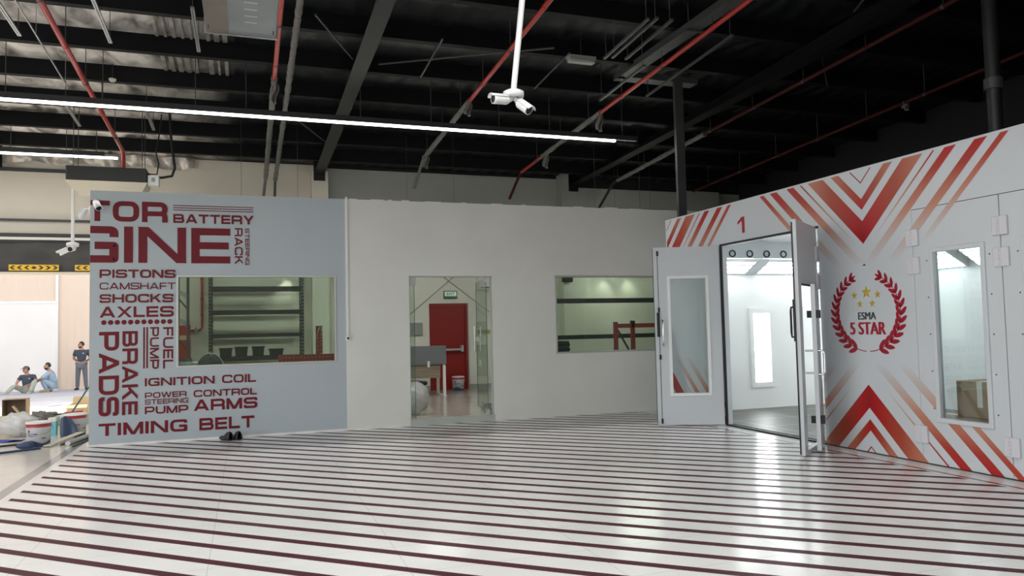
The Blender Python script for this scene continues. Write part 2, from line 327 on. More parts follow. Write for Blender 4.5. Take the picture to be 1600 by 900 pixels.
# partition with two windows and the glass door: two walls that meet at X = 1.43
YW = 11.75; HW = 3.55; TW = .16
w = MB()
for a in ((-2.06, -.96, 0, HW), (1.28, 1.425, 0, HW), (-.96, 1.28, 0, 1.04), (-.96, 1.28, 2.365, HW)): w.box(a[0], a[1], YW, YW + TW, a[2], a[3])
wall_graphic = struct(w, 'wall_front_left', MW['grey_wall'])
w = MB()
for a in ((1.425, 2.41, 0, HW), (2.41, 3.79, 2.36, HW), (3.79, 4.9, 0, HW), (4.9, 7.35, 0, 1.05), (4.9, 7.35, 2.37, HW), (7.35, 13.5, 0, HW)): w.box(a[0], a[1], YW, YW + TW, a[2], a[3])
random.seed(3)
x = 1.5
while x < 8.4:                                   # ragged plaster edge along the top of the wall
    l = random.uniform(.05, .3); w.box(x, x + l, YW + .01, YW + .10, HW - .01, HW + random.uniform(.004, .018)); x += l + random.uniform(.05, .5)
wall_white = struct(w, 'wall_front', MW['white_wall'])
# back wall of the hall with the vehicle opening on its left
YB = 18.3
w = MB(); w.box(-14, -7.1, YB, YB + .2, 0, RZ(YB)); w.box(-7.1, -2.35, YB, YB + .2, 2.87, RZ(YB)); w.box(-2.35, 1.6, YB, YB + .2, 0, RZ(YB) - .02)
struct(w, 'wall_back_left', MW['beige_wall'])
struct(MB().box(-2.06, 1.6, YB - .006, YB - .0005, 0, 3.3), 'wall_back_lining', MW['room_wall'])
struct(MB().box(-2.06, -1.98, YW + TW, YB - .33, 0, HW), 'wall_store_left', MW['room_wall'])
w = MB(); w.box(1.6, 4.25, YB, YB + .2, 0, 3.3); w.box(5.22, 13.5, YB, YB + .2, 0, 3.3); w.box(4.25, 5.22, YB, YB + .2, 2.15, 3.3)
struct(w, 'wall_back', MW['room_wall'])
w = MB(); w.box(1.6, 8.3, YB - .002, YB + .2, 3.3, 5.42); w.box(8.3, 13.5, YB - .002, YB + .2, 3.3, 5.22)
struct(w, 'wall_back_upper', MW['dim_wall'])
struct(MB().box(1.6, 13.5, YB + .05, YB + .2, 5.2, 5.52), 'trim_9', MW['dark_infill'])
for i, (x0, x1, z1) in enumerate(((1.42, 1.80, 5.28), (7.75, 8.08, 5.62), (8.08, 8.42, 5.1), (11.45, 12.6, 5.2))):
    struct(MB().box(x0, x1, YB - .32, YB, 0, 3.3), 'trim_%d' % (i + 21), MW['room_wall']); c = MB().box(x0, x1, YB - .32, YB, 3.3, z1)
    if i == 1: c.box(7.95, 8.08, YB - .32, YB, z1, z1 + .10)
    struct(c, 'trim_%d' % (i + 1), MW['dim_wall'] if i else MW['beige_wall'])
# side walls, roof
struct(MB().box(13.5, 13.7, -12, 18.5, 0, 7.3), 'wall_right', MW['dark_infill'])
w = MB(); w.box(-14.2, -14, -12, -1.5, 0, 7.3); w.box(-14.2, -14, 8.5, 18.5, 0, 7.3); w.box(-14.2, -14, -1.5, 8.5, 4.3, 7.3)
struct(w, 'wall_left', MW['beige_wall'])
w = MB(); w.box(-14, -12.9, -12.2, -12, 0, 7.3); w.box(-6.3, 13.5, -12.2, -12, 0, 7.3); w.box(-12.9, -6.3, -12.2, -12, 4.5, 7.3)
struct(w, 'wall_rear', MW['beige_wall'])
rf = MB(); rf.grid(lambda u, v: Vector((-14.2 + 28 * u, -12.2 + 30.9 * v, RZ(-12.2 + 30.9 * v))), 60, 66, False)
rf.prism([(-14.2, -12.2, RZ(-12.2) + .05), (13.8, -12.2, RZ(-12.2) + .05), (13.8, 18.7, RZ(18.7) + .05), (-14.2, 18.7, RZ(18.7) + .05)], (0, 0, .1))
struct(rf, 'ceiling', MW['roof'])
for k in range(15):                              # purlins across the hall
    y = 17.0 - 1.3 * k
    p = MB(); z = RZ(y)
    p.prism([(-14, y, z), (-14, y - .03, z), (-14, y - .03, z - .26), (-14, y + .09, z - .26), (-14, y + .09, z - .235), (-14, y, z - .235)], (27.4, 0, 0))
    struct(p, 'purlin_beam', MW['purlin'])
def rafter(x):
    r = MB()
    y0, y1 = 18.0, 2.0
    def zb(y): return RZ(y) - .30 - .20 * min(1, (18 - y) / 8.0)
    for a, b in ((18.0, 14.0), (14.0, 10.0), (10.0, 6.0), (6.0, 2.0), (2.0, -6.0)):
        for dx0, dx1, e0, e1 in ((-.115, .115, -.014, 0), (-.006, .006, 0, None)):
            top = (lambda y: zb(y) + e1) if e1 is not None else (lambda y: RZ(y) - .265)
            q = [(x + dx0, a, zb(a) + e0), (x + dx1, a, zb(a) + e0), (x + dx1, b, zb(b) + e0), (x + dx0, b, zb(b) + e0)]
            t = [(x + dx0, a, top(a)), (x + dx1, a, top(a)), (x + dx1, b, top(b)), (x + dx0, b, top(b))]
            r.add(q + t, [(0, 1, 2, 3), (7, 6, 5, 4), (0, 4, 5, 1), (1, 5, 6, 2), (2, 6, 7, 3), (3, 7, 4, 0)])
    r.box(x - .13, x + .13, 17.95, 17.99, 5.05, 5.5)
    return r
for x in (1.6, 8.1, -4.9): struct(rafter(x), 'rafter_beam', MW['rafter'] if x == 1.6 else MW['purlin'])  # outer rafters coloured darker to stand for the gloom that hides them
def brace(x0, y0, x1, y1, off=.32):
    struct(MB().bar((x0, y0, RZ(y0) - off), (x1, y1, RZ(y1) - off), .02, .02), 'brace_beam', MW['dull_galv'])
for a in ((.85, 9.9, 1.5, 11.2), (2.63, 11.65, 2.63, 10.2), (4.6, 11.7, 4.6, 10.2), (7.9, 8.0, 7.2, 6.4), (.9, 14.2, 1.5, 15.4), (1.9, 11.3, 4.3, 10.1), (8.6, 9.4, 9.6, 10.4)): brace(*a)
# yard backdrop: corrugated shed and the white wall in front of it
struct(MB().box(-34, 24, 30.2, 30.4, -.6, 9.6), 'yard_shed_wall', MW['tan_clad'])
struct(MB().box(-13.5, -6.33, 30.08, 30.2, -.6, 2.72), 'yard_white_wall', MW['far_white'])
w = MB(); w.box(-13.5, -6.28, 30.06, 30.2, 2.72, 2.80); w.box(-6.33, -6.25, 30.08, 30.2, -.5, 3.9)
struct(w, 'trim_5', MW['white_metal'])
# roller-shutter head over the opening
sh = MB()
sh.grid(lambda u, v: Vector((-7.1 + 4.75 * u, YB - .085 - .035 * math.sin(7 * v + 3 * u) * math.sin(3.1 * v) - .02 * math.sin(23 * u + 5 * v), 2.90 + .62 * v)), 60, 14)
sh.grid(lambda u, v: Vector((-7.1 + 4.75 * u, YB - .085, 3.52 + .2 * v)), 2, 1, False)
struct(sh, 'window_3', MW['shutter'])
shn = bpy.data.objects['window_3']; shn.name = 'door_3'
struct(MB().box(-7.1, -2.36, YB - .14, YB - .002, 2.845, 2.90), 'door_3_frame', MW['cream'])
struct(MB().bar((-7.1, YB - .16, 3.60), (-2.36, YB - .16, 3.60), .045, .055), 'trim_6', MW['white_metal'])
struct(MB().bar((-7.4, YB - .05, 5.07), (-3.05, YB - .05, 5.07), .07, .07), 'trim_8', MW['dark_steel'])
struct(MB().bar((-7.1, YB - .05, 4.0), (-2.36, YB - .05, 4.0), .05, .05), 'trim_7', MW['dark_steel'])
for x0 in (-4.67, -3.46):                        # yellow arrow signs on the shutter head
    L_ = .91; t = thing('arrow_sign', '', 'sign', (x0 + L_ / 2, YB - .165, 2.925))
    MB().box(x0, x0 + L_, YB - .165, YB - .15, 2.925, 3.05).build('sign_plate', MW['yellow'], t)
    g = MB(); zc = 2.9875; yy = YB - .169
    for k in range(7):
        xc = x0 + .065 + k * .13
        if k == 3: pts = [(xc - .055, zc), (xc, zc - .035), (xc + .055, zc), (xc, zc + .035)]
        else:
            d = -1 if k < 3 else 1
            pts = [(xc + d * .05, zc), (xc + d * -.01, zc + .042), (xc + d * -.055, zc + .042), (xc + d * .0, zc), (xc + d * -.055, zc - .042), (xc + d * -.01, zc - .042)]
        g.prism([(a, yy, b) for a, b in pts], (0, .004, 0))
    g.build('arrow_marking', MW['black_ink'], t)
    tag(t, 'yellow sign with black arrows pointing outward, fully visible over the yard opening' if x0 < -4 else 'yellow black-arrow sign cut off by the edge of the grey lettered wall')
# ragged foil hanging along the wall head
fo = MB(); random.seed(5)
ph = [random.uniform(0, 6) for _ in range(6)]
fo.grid(lambda u, v: Vector((-9 + 7.9 * u, YB - .10 - .10 * v - .04 * math.sin(60 * u + ph[0] + 3 * v) - .03 * math.sin(131 * u + ph[1]), 5.22 + .24 * v + (.03 * math.sin(47 * u + ph[2]) if v < .2 else 0))), 150, 6)
tag(fo.build('foil_insulation', MW['foil']), 'crinkled silver foil hanging along the top of the beige wall', 'insulation')

# ------------------------------------------------------------------ windows and doors of the partition
def win(n, x0, x1, z0, z1, glass_m):
    f = MB(); y0, y1 = YW - .012, YW + .07; t = .028
    f.box(x0, x1, y0, y1, z0, z0 + t); f.box(x0, x1, y0, y1, z1 - t, z1); f.box(x0, x0 + t, y0, y1, z0 + t, z1 - t); f.box(x1 - t, x1, y0, y1, z0 + t, z1 - t)
    o = struct(f, 'window_%d' % n, MW['alu'], bevel=.003)
    g = MB().box(x0 + t, x1 - t, YW + .02, YW + .03, z0 + t, z1 - t); g.build('pane', MW['win_glass'], o)
    MB().box(x0, x1, YW + .07, YW + TW + .05, z0 - .005, z0 + .012).build('sill', MW['white_metal'], o)
    return o
win(1, -.96, 1.28, 1.04, 2.365, MW['win_glass']); win(2, 4.9, 7.35, 1.05, 2.37, MW['win_glass'])
# glass pivot door
d1 = MB(); d1.box(2.405, 3.795, YW - .01, YW + TW, 0, .10); d1.box(2.41, 2.425, YW + .02, YW + .09, .10, 2.36); d1.box(3.775, 3.79, YW + .02, YW + .09, .10, 2.36); d1.box(2.41, 3.79, YW + .02, YW + .09, 2.345, 2.36)
door1 = struct(d1, 'door_1', MW['sill'])
fx = MB().box(2.43, 2.50, YW + .055, YW + .067, .11, 2.34); fx.build('side_glass', MW['door_glass'], door1)
MB().box(2.50, 2.506, YW + .054, YW + .068, .11, 2.34).build('glass_edge', MW['glass_edge'], door1)
pt = MB(); pt.box(2.43, 2.53, YW + .04, YW + .085, 2.22, 2.34); pt.build('patch_fitting', MW['alu'], door1)
HX, HY = 3.705, YW + .075                          # the leaf stands open into the room
ang = math.radians(95)                            # from the closed leaf (pointing -X)
ld = Vector((math.sin(math.radians(8.5)), math.cos(math.radians(8.5)), 0)); ln = Vector((ld.y, -ld.x, 0))
ML = Matrix(((ld.x, ln.x, 0, HX), (ld.y, ln.y, 0, HY), (0, 0, 1, 0), (0, 0, 0, 1)))
leaf = MB().box(0, 1.16, -.006, .006, .12, 2.33, ML).build('door_leaf', MW['door_glass'], door1)
e = MB(); e.box(-.006, 0, -.0065, .0065, .12, 2.33, ML); e.box(1.16, 1.168, -.0065, .0065, .12, 2.33, ML); e.build('leaf_edge', MW['glass_edge'], leaf)
hd = MB()
for s in (-1, 1):
    hd.tube([ML @ Vector((1.06, s * .055, 1.10)), ML @ Vector((1.06, s * .055, 1.55))], .014)
for z in (1.16, 1.49): hd.tube([ML @ Vector((1.06, -.055, z)), ML @ Vector((1.06, .055, z))], .009)
hd.build('pull_handle', MW['chrome'], leaf)
lk = MB().box(1.02, 1.10, -.03, .03, 1.28, 1.36, ML); lk.build('lock_case', MW['chrome'], leaf)
for z0, z1 in ((.105, .19), (2.26, 2.345)):
    MB().box(-.01, .17, -.02, .02, z0, z1, ML).build('patch_fitting', MW['alu'], leaf)
# red fire-exit door in the back wall
d2 = MB(); d2.box(4.25, 4.31, YB - .02, YB + .1, 0, 2.15); d2.box(5.16, 5.22, YB - .02, YB + .1, 0, 2.15); d2.box(4.31, 5.16, YB - .02, YB + .1, 2.09, 2.15)
door2 = struct(d2, 'door_2', MW['red_door'])
lf = MB().box(4.312, 5.158, YB + .02, YB + .07, .001, 2.088).build('door_leaf', MW['red_door'], door2)
pb = MB(); pb.bar((4.36, YB - .075, 1.0), (5.08, YB - .075, 1.0), .045, .05); pb.box(4.35, 4.40, YB - .09, YB + .02, .97, 1.03); pb.box(5.03, 5.09, YB - .10, YB + .02, .94, 1.10)
pb.build('push_bar', MW['alu'], lf)
MB().box(5.222, 5.25, YB - .03, YB, 0, 2.15).build('frame_edge', MW['grey_box'], door2)
# skirtings and the thin white conduit on the partition
struct(MB().box(5.25, 13.5, YB - .015, YB, 0, .12), 'baseboard_back', MW['baseboard'])
struct(MB().box(1.8, 4.25, YB - .015, YB, 0, .12), 'baseboard_back_left', MW['baseboard'])
struct(MB().box(-2.06, 2.40, YW - .012, YW, 0, .03), 'baseboard_front', MW['white_metal'])
ct = thing('conduit', 'thin white conduit running down beside the grey paint edge to a small box', 'conduit', (1.445, YW - .012, 1.40))
MB().box(1.432, 1.462, YW - .022, YW, 1.44, 3.58).build('trunking', MW['white_pl'], ct)
cb = MB().box(1.415, 1.485, YW - .035, YW, 1.36, 1.44).build('junction_box', MW['white_pl'], ct, bevel=.004)
MB().lathe([(0, 0), (.018, 0), (.018, .006), (0, .006)], (1.45, YW - .036, 1.40), 14, axis=(0, -1, 0)).build('socket_hole', MW['black_ink'], cb)

# ================================================================== LETTERING (vinyl words on the grey wall)
def arc(pts, r, closed=False, n=7):
    """round the corners of a 2-D polyline"""
    out = []; m = len(pts)
    for i, p in enumerate(pts):
        if (i in (0, m - 1)) and not closed: out.append(p); continue
        a = Vector(pts[(i - 1) % m]); b = Vector(p); c = Vector(pts[(i + 1) % m])
        rr = min(r, (a - b).length * .5, (c - b).length * .5)
        p0 = b + (a - b).normalized() * rr; p1 = b + (c - b).normalized() * rr
        for k in range(n + 1): t = k / n; out.append(tuple(p0 * (1 - t) ** 2 + b * 2 * t * (1 - t) + p1 * t * t))
    return out
def stroke(pts, th, tv, closed=False):
    """quads of a line whose horizontal runs are th thick and vertical runs tv thick"""
    P = [Vector(p) for p in pts]; m = len(P); L_, R_ = [], []
    for i in range(m):
        a = P[i - 1] if (i > 0 or closed) else None; c = P[(i + 1) % m] if (i < m - 1 or closed) else None
        ns = []
        if a is not None and (P[i] - a).length > 1e-9: d = (P[i] - a).normalized(); ns.append(Vector((-d.y, d.x)))
        if c is not None and (c - P[i]).length > 1e-9: d = (c - P[i]).normalized(); ns.append(Vector((-d.y, d.x)))
        mt = ns[0] if len(ns) == 1 else (ns[0] + ns[1]) / max(.3, 1 + ns[0].dot(ns[1]))
        o = Vector((mt.x * tv / 2, mt.y * th / 2)); L_.append(P[i] + o); R_.append(P[i] - o)
    k = m if closed else m - 1
    return [[tuple(L_[i]), tuple(R_[i]), tuple(R_[(i + 1) % m]), tuple(L_[(i + 1) % m])] for i in range(k)]
def glyph(ch, th, tv):
    """squared wide capitals, height 1; returns (width, quads)"""
    W_ = {'I': tv, 'M': 1.3, 'W': 1.65, 'A': 1.25, 'E': .98, 'F': .95, 'L': .92, 'T': 1.08, 'X': 1.2, 'Y': 1.15, 'K': 1.12}.get(ch, 1.15)
    l, r, b, t, m = tv / 2, W_ - tv / 2, th / 2, 1 - th / 2, .5; R = .30
    q = []
    H = lambda x0, x1, y: q.append([(x0, y - th / 2), (x1, y - th / 2), (x1, y + th / 2), (x0, y + th / 2)])
    V = lambda x, y0, y1: q.append([(x - tv / 2, y0), (x + tv / 2, y0), (x + tv / 2, y1), (x - tv / 2, y1)])
    def D(x0, y0, x1, y1, w_=None): w_ = w_ or tv * 1.12; q.append([(x0 - w_ / 2, y0), (x0 + w_ / 2, y0), (x1 + w_ / 2, y1), (x1 - w_ / 2, y1)])
    P = lambda pts, rad=R, closed=False: q.extend(stroke(arc(pts, rad, closed), th, tv, closed))
    if ch == 'T': H(0, W_, t); V(W_ / 2, 0, 1 - th)
    elif ch == 'I': V(l, 0, 1)
    elif ch == 'O': P([(l, b), (r, b), (r, t), (l, t)], R, True)
    elif ch == 'D': P([(l, b), (r, b), (r, t), (l, t)], R, False); q.clear(); V(l, 0, 1); P([(tv * .9, t), (r, t), (r, b), (tv * .9, b)], R)
    elif ch == 'C': P([(r, .66), (r, t), (l, t), (l, b), (r, b), (r, .34)])
    elif ch == 'G': P([(r, .70), (r, t), (l, t), (l, b), (r, b)], R); q.extend(stroke(arc([(r - R, b), (r, b), (r, .47), (W_ * .52, .47)], .02), th, tv))
    elif ch == 'U': P([(l, 1), (l, b), (r, b), (r, 1)])
    elif ch == 'E': V(l, 0, 1); H(tv, W_, t); H(tv, W_, b); H(tv, W_ * .96, m)
    elif ch == 'F': V(l, 0, 1); H(tv, W_, t); H(tv, W_ * .93, .47)
    elif ch == 'L': V(l, 0, 1); H(tv, W_, b)
    elif ch == 'H': V(l, 0, 1); V(r, 0, 1); H(tv, W_ - tv, m)
    elif ch == 'B': V(l, 0, 1); P([(tv * .9, t), (r - .05, t), (r - .05, m + .01), (tv * .9, m + .01)], .2); P([(tv * .9, m - .01), (r, m - .01), (r, b), (tv * .9, b)], .22)
    elif ch == 'P': V(l, 0, 1); P([(tv * .9, t), (r, t), (r, .36), (tv * .9, .36)], .26)
    elif ch == 'R': V(l, 0, 1); P([(tv * .9, t), (r, t), (r, .42), (tv * .9, .42)], .26); P([(W_ * .45, .42), (r, .42), (r, 0)], .18)
    elif ch == 'S': P([(r, .70), (r, t), (l, t), (l, m), (r, m), (r, b), (l, b), (l, .30)], .24)
    elif ch == 'N': V(l, 0, 1); V(r, 0, 1); D(r - .0, 0, l + .0, 1, tv * 1.25)
    elif ch == 'M': V(l, 0, 1); V(r, 0, 1); D(W_ / 2, 0, l, 1, tv * 1.15); D(W_ / 2, 0, r, 1, tv * 1.15)
    elif ch == 'A': D(l * 1.12, 0, W_ / 2, 1); D(W_ - l * 1.12, 0, W_ / 2, 1); H(W_ * .24, W_ * .76, .27)
    elif ch == 'K': V(l, 0, 1); D(tv * 1.0, .40, W_ - tv * .75, 1, tv * 1.3); D(W_ - tv * .62, 0, W_ * .42, .62, tv * 1.3)
    elif ch == 'X': D(l * 1.15, 0, W_ - l * 1.15, 1, tv * 1.2); D(W_ - l * 1.15, 0, l * 1.15, 1, tv * 1.2)
    elif ch == 'Y': D(W_ / 2, .38, l * 1.1, 1, tv * 1.15); D(W_ / 2, .38, W_ - l * 1.1, 1, tv * 1.15); V(W_ / 2, 0, .42)
    elif ch == 'W': D(W_ * .28, 0, l * 1.1, 1, tv); D(W_ * .28, 0, W_ / 2, 1, tv); D(W_ * .72, 0, W_ / 2, 1, tv); D(W_ * .72, 0, W_ - l * 1.1, 1, tv)
    return W_, q
def word(txt, th, tv, gap=.13):
    x = 0; out = []
    for ch in txt:
        if ch == ' ': x += .6; continue
        w_, q = glyph(ch, th, tv); out += [[(a + x, b_) for a, b_ in poly] for poly in q]; x += w_ + gap
    return x - gap, out
def clip(poly, f):
    """part of a convex polygon where f(p) >= 0 (f linear)"""
    out = []
    for i, p in enumerate(poly):
        q = poly[(i + 1) % len(poly)]; a, b = f(p), f(q)
        if a >= 0: out.append(p)
        if (a >= 0) != (b >= 0):
            t = a / (a - b); out.append(tuple(p[k] + (q[k] - p[k]) * t for k in range(len(p))))
    return out if len(out) > 2 else None
YL = YW - .0025
def put_word(txt, x0, x1, z0, z1, wt=.19, vertical=False, cut=None):
    th = wt; tv = wt * 1.05
    W_, polys = word(txt, th, tv); m = MB()
    for ip, poly in enumerate(polys):
        if vertical: pts = [(x0 + v * (x1 - x0), z1 - u / W_ * (z1 - z0)) for u, v in poly]
        else: pts = [(x0 + u / W_ * (x1 - x0), z0 + v * (z1 - z0)) for u, v in poly]
        if cut is not None:
            pts = clip(pts, lambda p: p[0] - cut)
            if not pts: continue
        ar = sum(pts[i][0] * pts[(i + 1) % len(pts)][1] - pts[(i + 1) % len(pts)][0] * pts[i][1] for i in range(len(pts)))
        if ar < 0: pts = pts[::-1]
        m.add([(a, YL - .00012 * ip, b) for a, b in pts], [tuple(range(len(pts)))])
    return m.build('lettering', MW['red_vinyl'], wall_graphic)
put_word('TOR', -2.128, -1.077, 3.119, 3.410, .235, cut=-2.058)
put_word('GINE', -2.325, -.236, 2.538, 3.050, .20, cut=-2.058)
for a in (('BATTERY', -1.003, .092, 3.118, 3.249, .22), ('PISTONS', -1.939, -.972, 2.325, 2.442, .21), ('CAMSHAFT', -1.938, -.972, 2.163, 2.258, .155),
          ('SHOCKS', -1.937, -.997, 1.977, 2.097, .205), ('AXLES', -1.936, -.993, 1.772, 1.923, .21), ('IGNITION', -1.365, -.453, .798, .911, .205), ('COIL', -.352, .113, .797, .915, .205),
          ('POWER', -1.364, -.826, .631, .709, .19), ('STEERING', -1.364, -.804, .543, .613, .17), ('PUMP', -1.364, -.804, .407, .512, .21), ('CONTROL', -.732, .125, .615, .712, .20),
          ('ARMS', -.732, .132, .418, .576, .22), ('TIMING', -1.939, -.816, .140, .310, .215), ('BELT', -.657, .090, .137, .309, .215)): put_word(*a)
for a in (('RACK', -.174, -.064, 2.527, 3.062, .19), ('STEERING', -.029, .029, 2.517, 3.061, .17), ('PADS', -1.940, -1.691, .410, 1.574, .21), ('BRAKE', -1.650, -1.456, .412, 1.578, .20),
          ('PUMP', -1.301, -1.186, 1.038, 1.628, .19), ('FUEL', -1.132, -1.0, 1.038, 1.624, .19)): put_word(*a, vertical=True)
ln_ = MB()
for k in range(3): z = 3.372 - k * .033; ln_.add([(-1.003, YL, z - .006), (.088, YL, z - .006), (.088, YL, z + .006), (-1.003, YL, z + .006)], [(0, 1, 2, 3)])
ln_.build('lettering_rule', MW['red_vinyl'], wall_graphic)
ln_ = MB()
for x in (-1.376, -1.337): ln_.add([(x - .011, YL, 1.049), (x + .011, YL, 1.049), (x + .011, YL, 1.63), (x - .011, YL, 1.63)], [(0, 1, 2, 3)])
ln_.build('lettering_rule', MW['red_vinyl'], wall_graphic)
dt = MB()
for k in range(11):
    xc = -1.882 + k * (1.882 - 1.045) / 10; dt.add([(xc + .034 * math.cos(2 * PI * i / 20), YL, 1.703 + .034 * math.sin(2 * PI * i / 20)) for i in range(20)], [tuple(range(20))])
dt.build('dot_row', MW['red_vinyl'], wall_graphic)

# ================================================================== SPRAY BOOTH
XB = 6.64; TB = .09; ZB = 3.235; YE = 11.02; YN = 1.6; XF = 10.75
booth = thing('spray_booth', 'white spray booth printed with red chevrons, number 1 and a laurel wreath', 'spray booth', (XB, 7.5, 0))
DO0, DO1, DH = 7.47, 9.47, 2.65                   # open doorway
S0, S1, S2 = 6.075, 5.09, 4.11                    # door seams
f = MB()
f.box(XB, XB + TB, DO1, YE, 0, ZB); f.box(XB, XB + TB, DO0, DO1, DH, ZB); f.box(XB, XB + TB, S0, DO0, 0, ZB)
f.box(XB, XB + TB, S2 - .008, S0, 2.655, ZB); f.box(XB, XB + TB, YN, S2 - .008, 0, ZB); f.box(XB, XB + TB, S2 - .008, S0, 0, .018)
f.build('front_panel', MW['booth'], booth)
MB().box(XB + TB, XF, YE - .07, YE, 0, ZB).build('end_panel', MW['booth_in'], booth)
MB().box(XB + TB, XF, YN, YN + .07, 0, ZB).build('end_panel', MW['booth_in'], booth)
MB().box(XF, XF + TB, YN, YE, 0, ZB).build('rear_panel', MW['booth_in'], booth)
MB().box(XB + TB, XF, YN + .07, YE - .07, ZB - .06, ZB).build('roof_panel', MW['booth'], booth)
for ya, yb_ in ((DO1 + .02, YE - .07), (S0 + .04, DO0 - .02)): MB().box(XB + TB, XB + TB + .004, ya, yb_, .03, 2.8).build('inner_lining', MW['booth_in'], booth)
cf = MB(); random.seed(2)
cf.grid(lambda u, v: Vector((XB + TB + (XF - XB - TB) * u, YN + .1 + (10.25 - YN - .1) * v, 2.86 - .03 * abs(math.sin(u * PI * 4)) - .03 * abs(math.sin(v * PI * 9)) - .012 * math.sin(40 * u + 31 * v))), 40, 80)
cf.build('ceiling_filter', MW['booth_in'], booth)
MB().box(XB + TB, XF, YN + .07, YE - .07, .002, .022).build('floor_grating', MW['grate'], booth)
sg = MB()                                           # black rubber round the doorway and along the door seams
sg.box(XB - .012, XB + .03, DO0 - .02, DO1 + .02, DH - .006, DH + .022); sg.box(XB - .012, XB + .012, DO1 - .004, DO1 + .03, 0, DH + .02); sg.box(XB - .012, XB + .06, DO0 - .02, DO1, 0, .02)
for y in (S0, S1, S2): sg.box(XB + .012, XB + .03, y - .02, y + .02, .0, 2.66)
sg.box(XB + .012, XB + .03, S2, S0, 2.64, 2.665); sg.box(XB - .002, XB + .02, YN, DO0 - .03, 0, .012)
sg.build('door_seal', MW['gasket'], booth)
tr = MB(); tr.box(XB - .004, XB + .02, YN, YE, ZB - .012, ZB + .012); tr.build('top_trim', MW['booth'], booth)
# inside: slanted light boxes, nozzle rail, wall lamps
def slant(name, pts_fn, n):
    for k in range(n): pts_fn(k)
def endbox(x0, x1):
    m = MB(); q = [(x0, 10.94, 2.33), (x1, 10.94, 2.33), (x1, 10.40, 2.62), (x0, 10.40, 2.62)]
    m.prism([(x0, 10.945, 2.325), (x0, 10.945, 2.70), (x0, 10.39, 2.70), (x0, 10.39, 2.615)], (x1 - x0, 0, 0)); o = m.build('light_box', MW['booth_in'], booth)
    d = MB(); e_ = Vector((0, -.0035, -.006))
    P_ = lambda u, v: Vector((x0 + .03 + (x1 - x0 - .06) * u, 10.92 - .5 * v, 2.342 + .267 * v)) + e_
    for k in range(4):
        v0, v1 = .06 + .24 * k, .06 + .24 * k + .17
        d.add([P_(0, v0), P_(1, v0), P_(1, v1), P_(0, v1)], [(0, 1, 2, 3)])
    d.build('tube_diffuser', MW['booth_led'], o)
endbox(6.78, 8.13); endbox(8.33, 9.65); endbox(9.75, 10.7)
md = MB(); md.prism([(8.14, 10.95, 2.32), (8.14, 10.38, 2.62), (8.14, 10.38, 2.68), (8.14, 10.95, 2.40)], (.18, 0, 0)); md.build('light_box_mullion', MW['booth'], booth)
rl = MB(); rl.box(XB + TB, XF, 10.24, 10.39, 2.55, 2.86); rail = rl.build('nozzle_rail', MW['booth'], booth)
for x in (7.05, 7.385, 7.72, 8.05, 8.385, 8.72, 9.05):
    n_ = MB(); n_.tube([(x + .055 * math.cos(t * PI / 8), 10.235, 2.62 + .05 * math.sin(t * PI / 8)) for t in range(17)], .011, 6, False); o = n_.build('air_nozzle', MW['gasket'], rail)
for sgn, yy in ((1, 0),):
    for y0 in (2.0, 3.7, 5.4, 7.1, 8.8):
        y1 = y0 + 1.5; m = MB(); m.prism([(XF - .005, y0, 2.30), (XF - .005, y0, 2.70), (XF - .56, y0, 2.70), (XF - .56, y0, 2.60)], (0, y1 - y0, 0)); o = m.build('light_box', MW['booth_in'], booth)
        d = MB(); P_ = lambda u, v: Vector((XF - .03 - .5 * v - .003, y0 + .03 + (y1 - y0 - .06) * u, 2.305 + .285 * v - .006))
        for k in range(4):
            v0, v1 = .06 + .24 * k, .06 + .24 * k + .17; d.add([P_(0, v0), P_(0, v1), P_(1, v1), P_(1, v0)], [(0, 1, 2, 3)])
        d.build('tube_diffuser', MW['booth_led'], o)
def wall_lamp_end(x0):
    m = MB(); x1 = x0 + .48
    m.box(x0, x0 + .07, 10.92, 10.95, .38, 1.75); m.box(x1 - .07, x1, 10.92, 10.95, .38, 1.75); m.box(x0 + .07, x1 - .07, 10.92, 10.95, .38, .47); m.box(x0 + .07, x1 - .07, 10.92, 10.95, 1.66, 1.75)
    o = m.build('wall_lamp', MW['booth_in'], booth)
    d = MB()
    for k in range(4): d.box(x0 + .085 + k * .08, x0 + .15 + k * .08, 10.935, 10.945, .475, 1.655)
    d.build('tube_diffuser', MW['booth_led'], o)
wall_lamp_end(8.19)
for y0 in (9.75, 7.3, 3.2):  # rear-wall lamps added out of sight to brighten the booth inside
    m = MB(); m.box(XF - .03, XF, y0, y0 + .48, .38, 1.75); o = m.build('wall_lamp', MW['booth_in'], booth)
    MB().box(XF - .036, XF - .03, y0 + .07, y0 + .41, .47, 1.66).build('tube_diffuser', MW['booth_led'], o)
# closed door leaves at the near end
def fixed_leaf(y0, y1, wy0, wy1):
    m = MB(); a, b, z0, z1 = wy0, wy1, .48, 2.19
    for c in ((y0, a, .02, 2.648), (b, y1, .02, 2.648), (a, b, .02, z0), (a, b, z1, 2.648)): m.box(XB, XB + .05, c[0], c[1], c[2], c[3])
    lf_ = m.build('door', MW['booth'], booth)
    fr = MB(); t = .035
    for c in ((a - t, b + t, z0 - t, z0 + .012), (a - t, b + t, z1 - .012, z1 + t), (a - t, a + .012, z0, z1), (b - .012, b + t, z0, z1)): fr.box(XB - .022, XB + .055, *c)
    fr.build('window_frame', MW['booth'], lf_, bevel=.006)
    MB().box(XB + .02, XB + .026, a, b, z0, z1).build('pane', MW['booth_glass'], lf_)
    for k in range(5):
        for yy in (a - .075, b + .075): MB().lathe([(0, 0), (.008, 0), (.006, .004), (0, .004)], (XB, yy, z0 + .1 + k * .38), 8, axis=(-1, 0, 0)).build('screw', MW['dark_steel'], lf_)
    return lf_
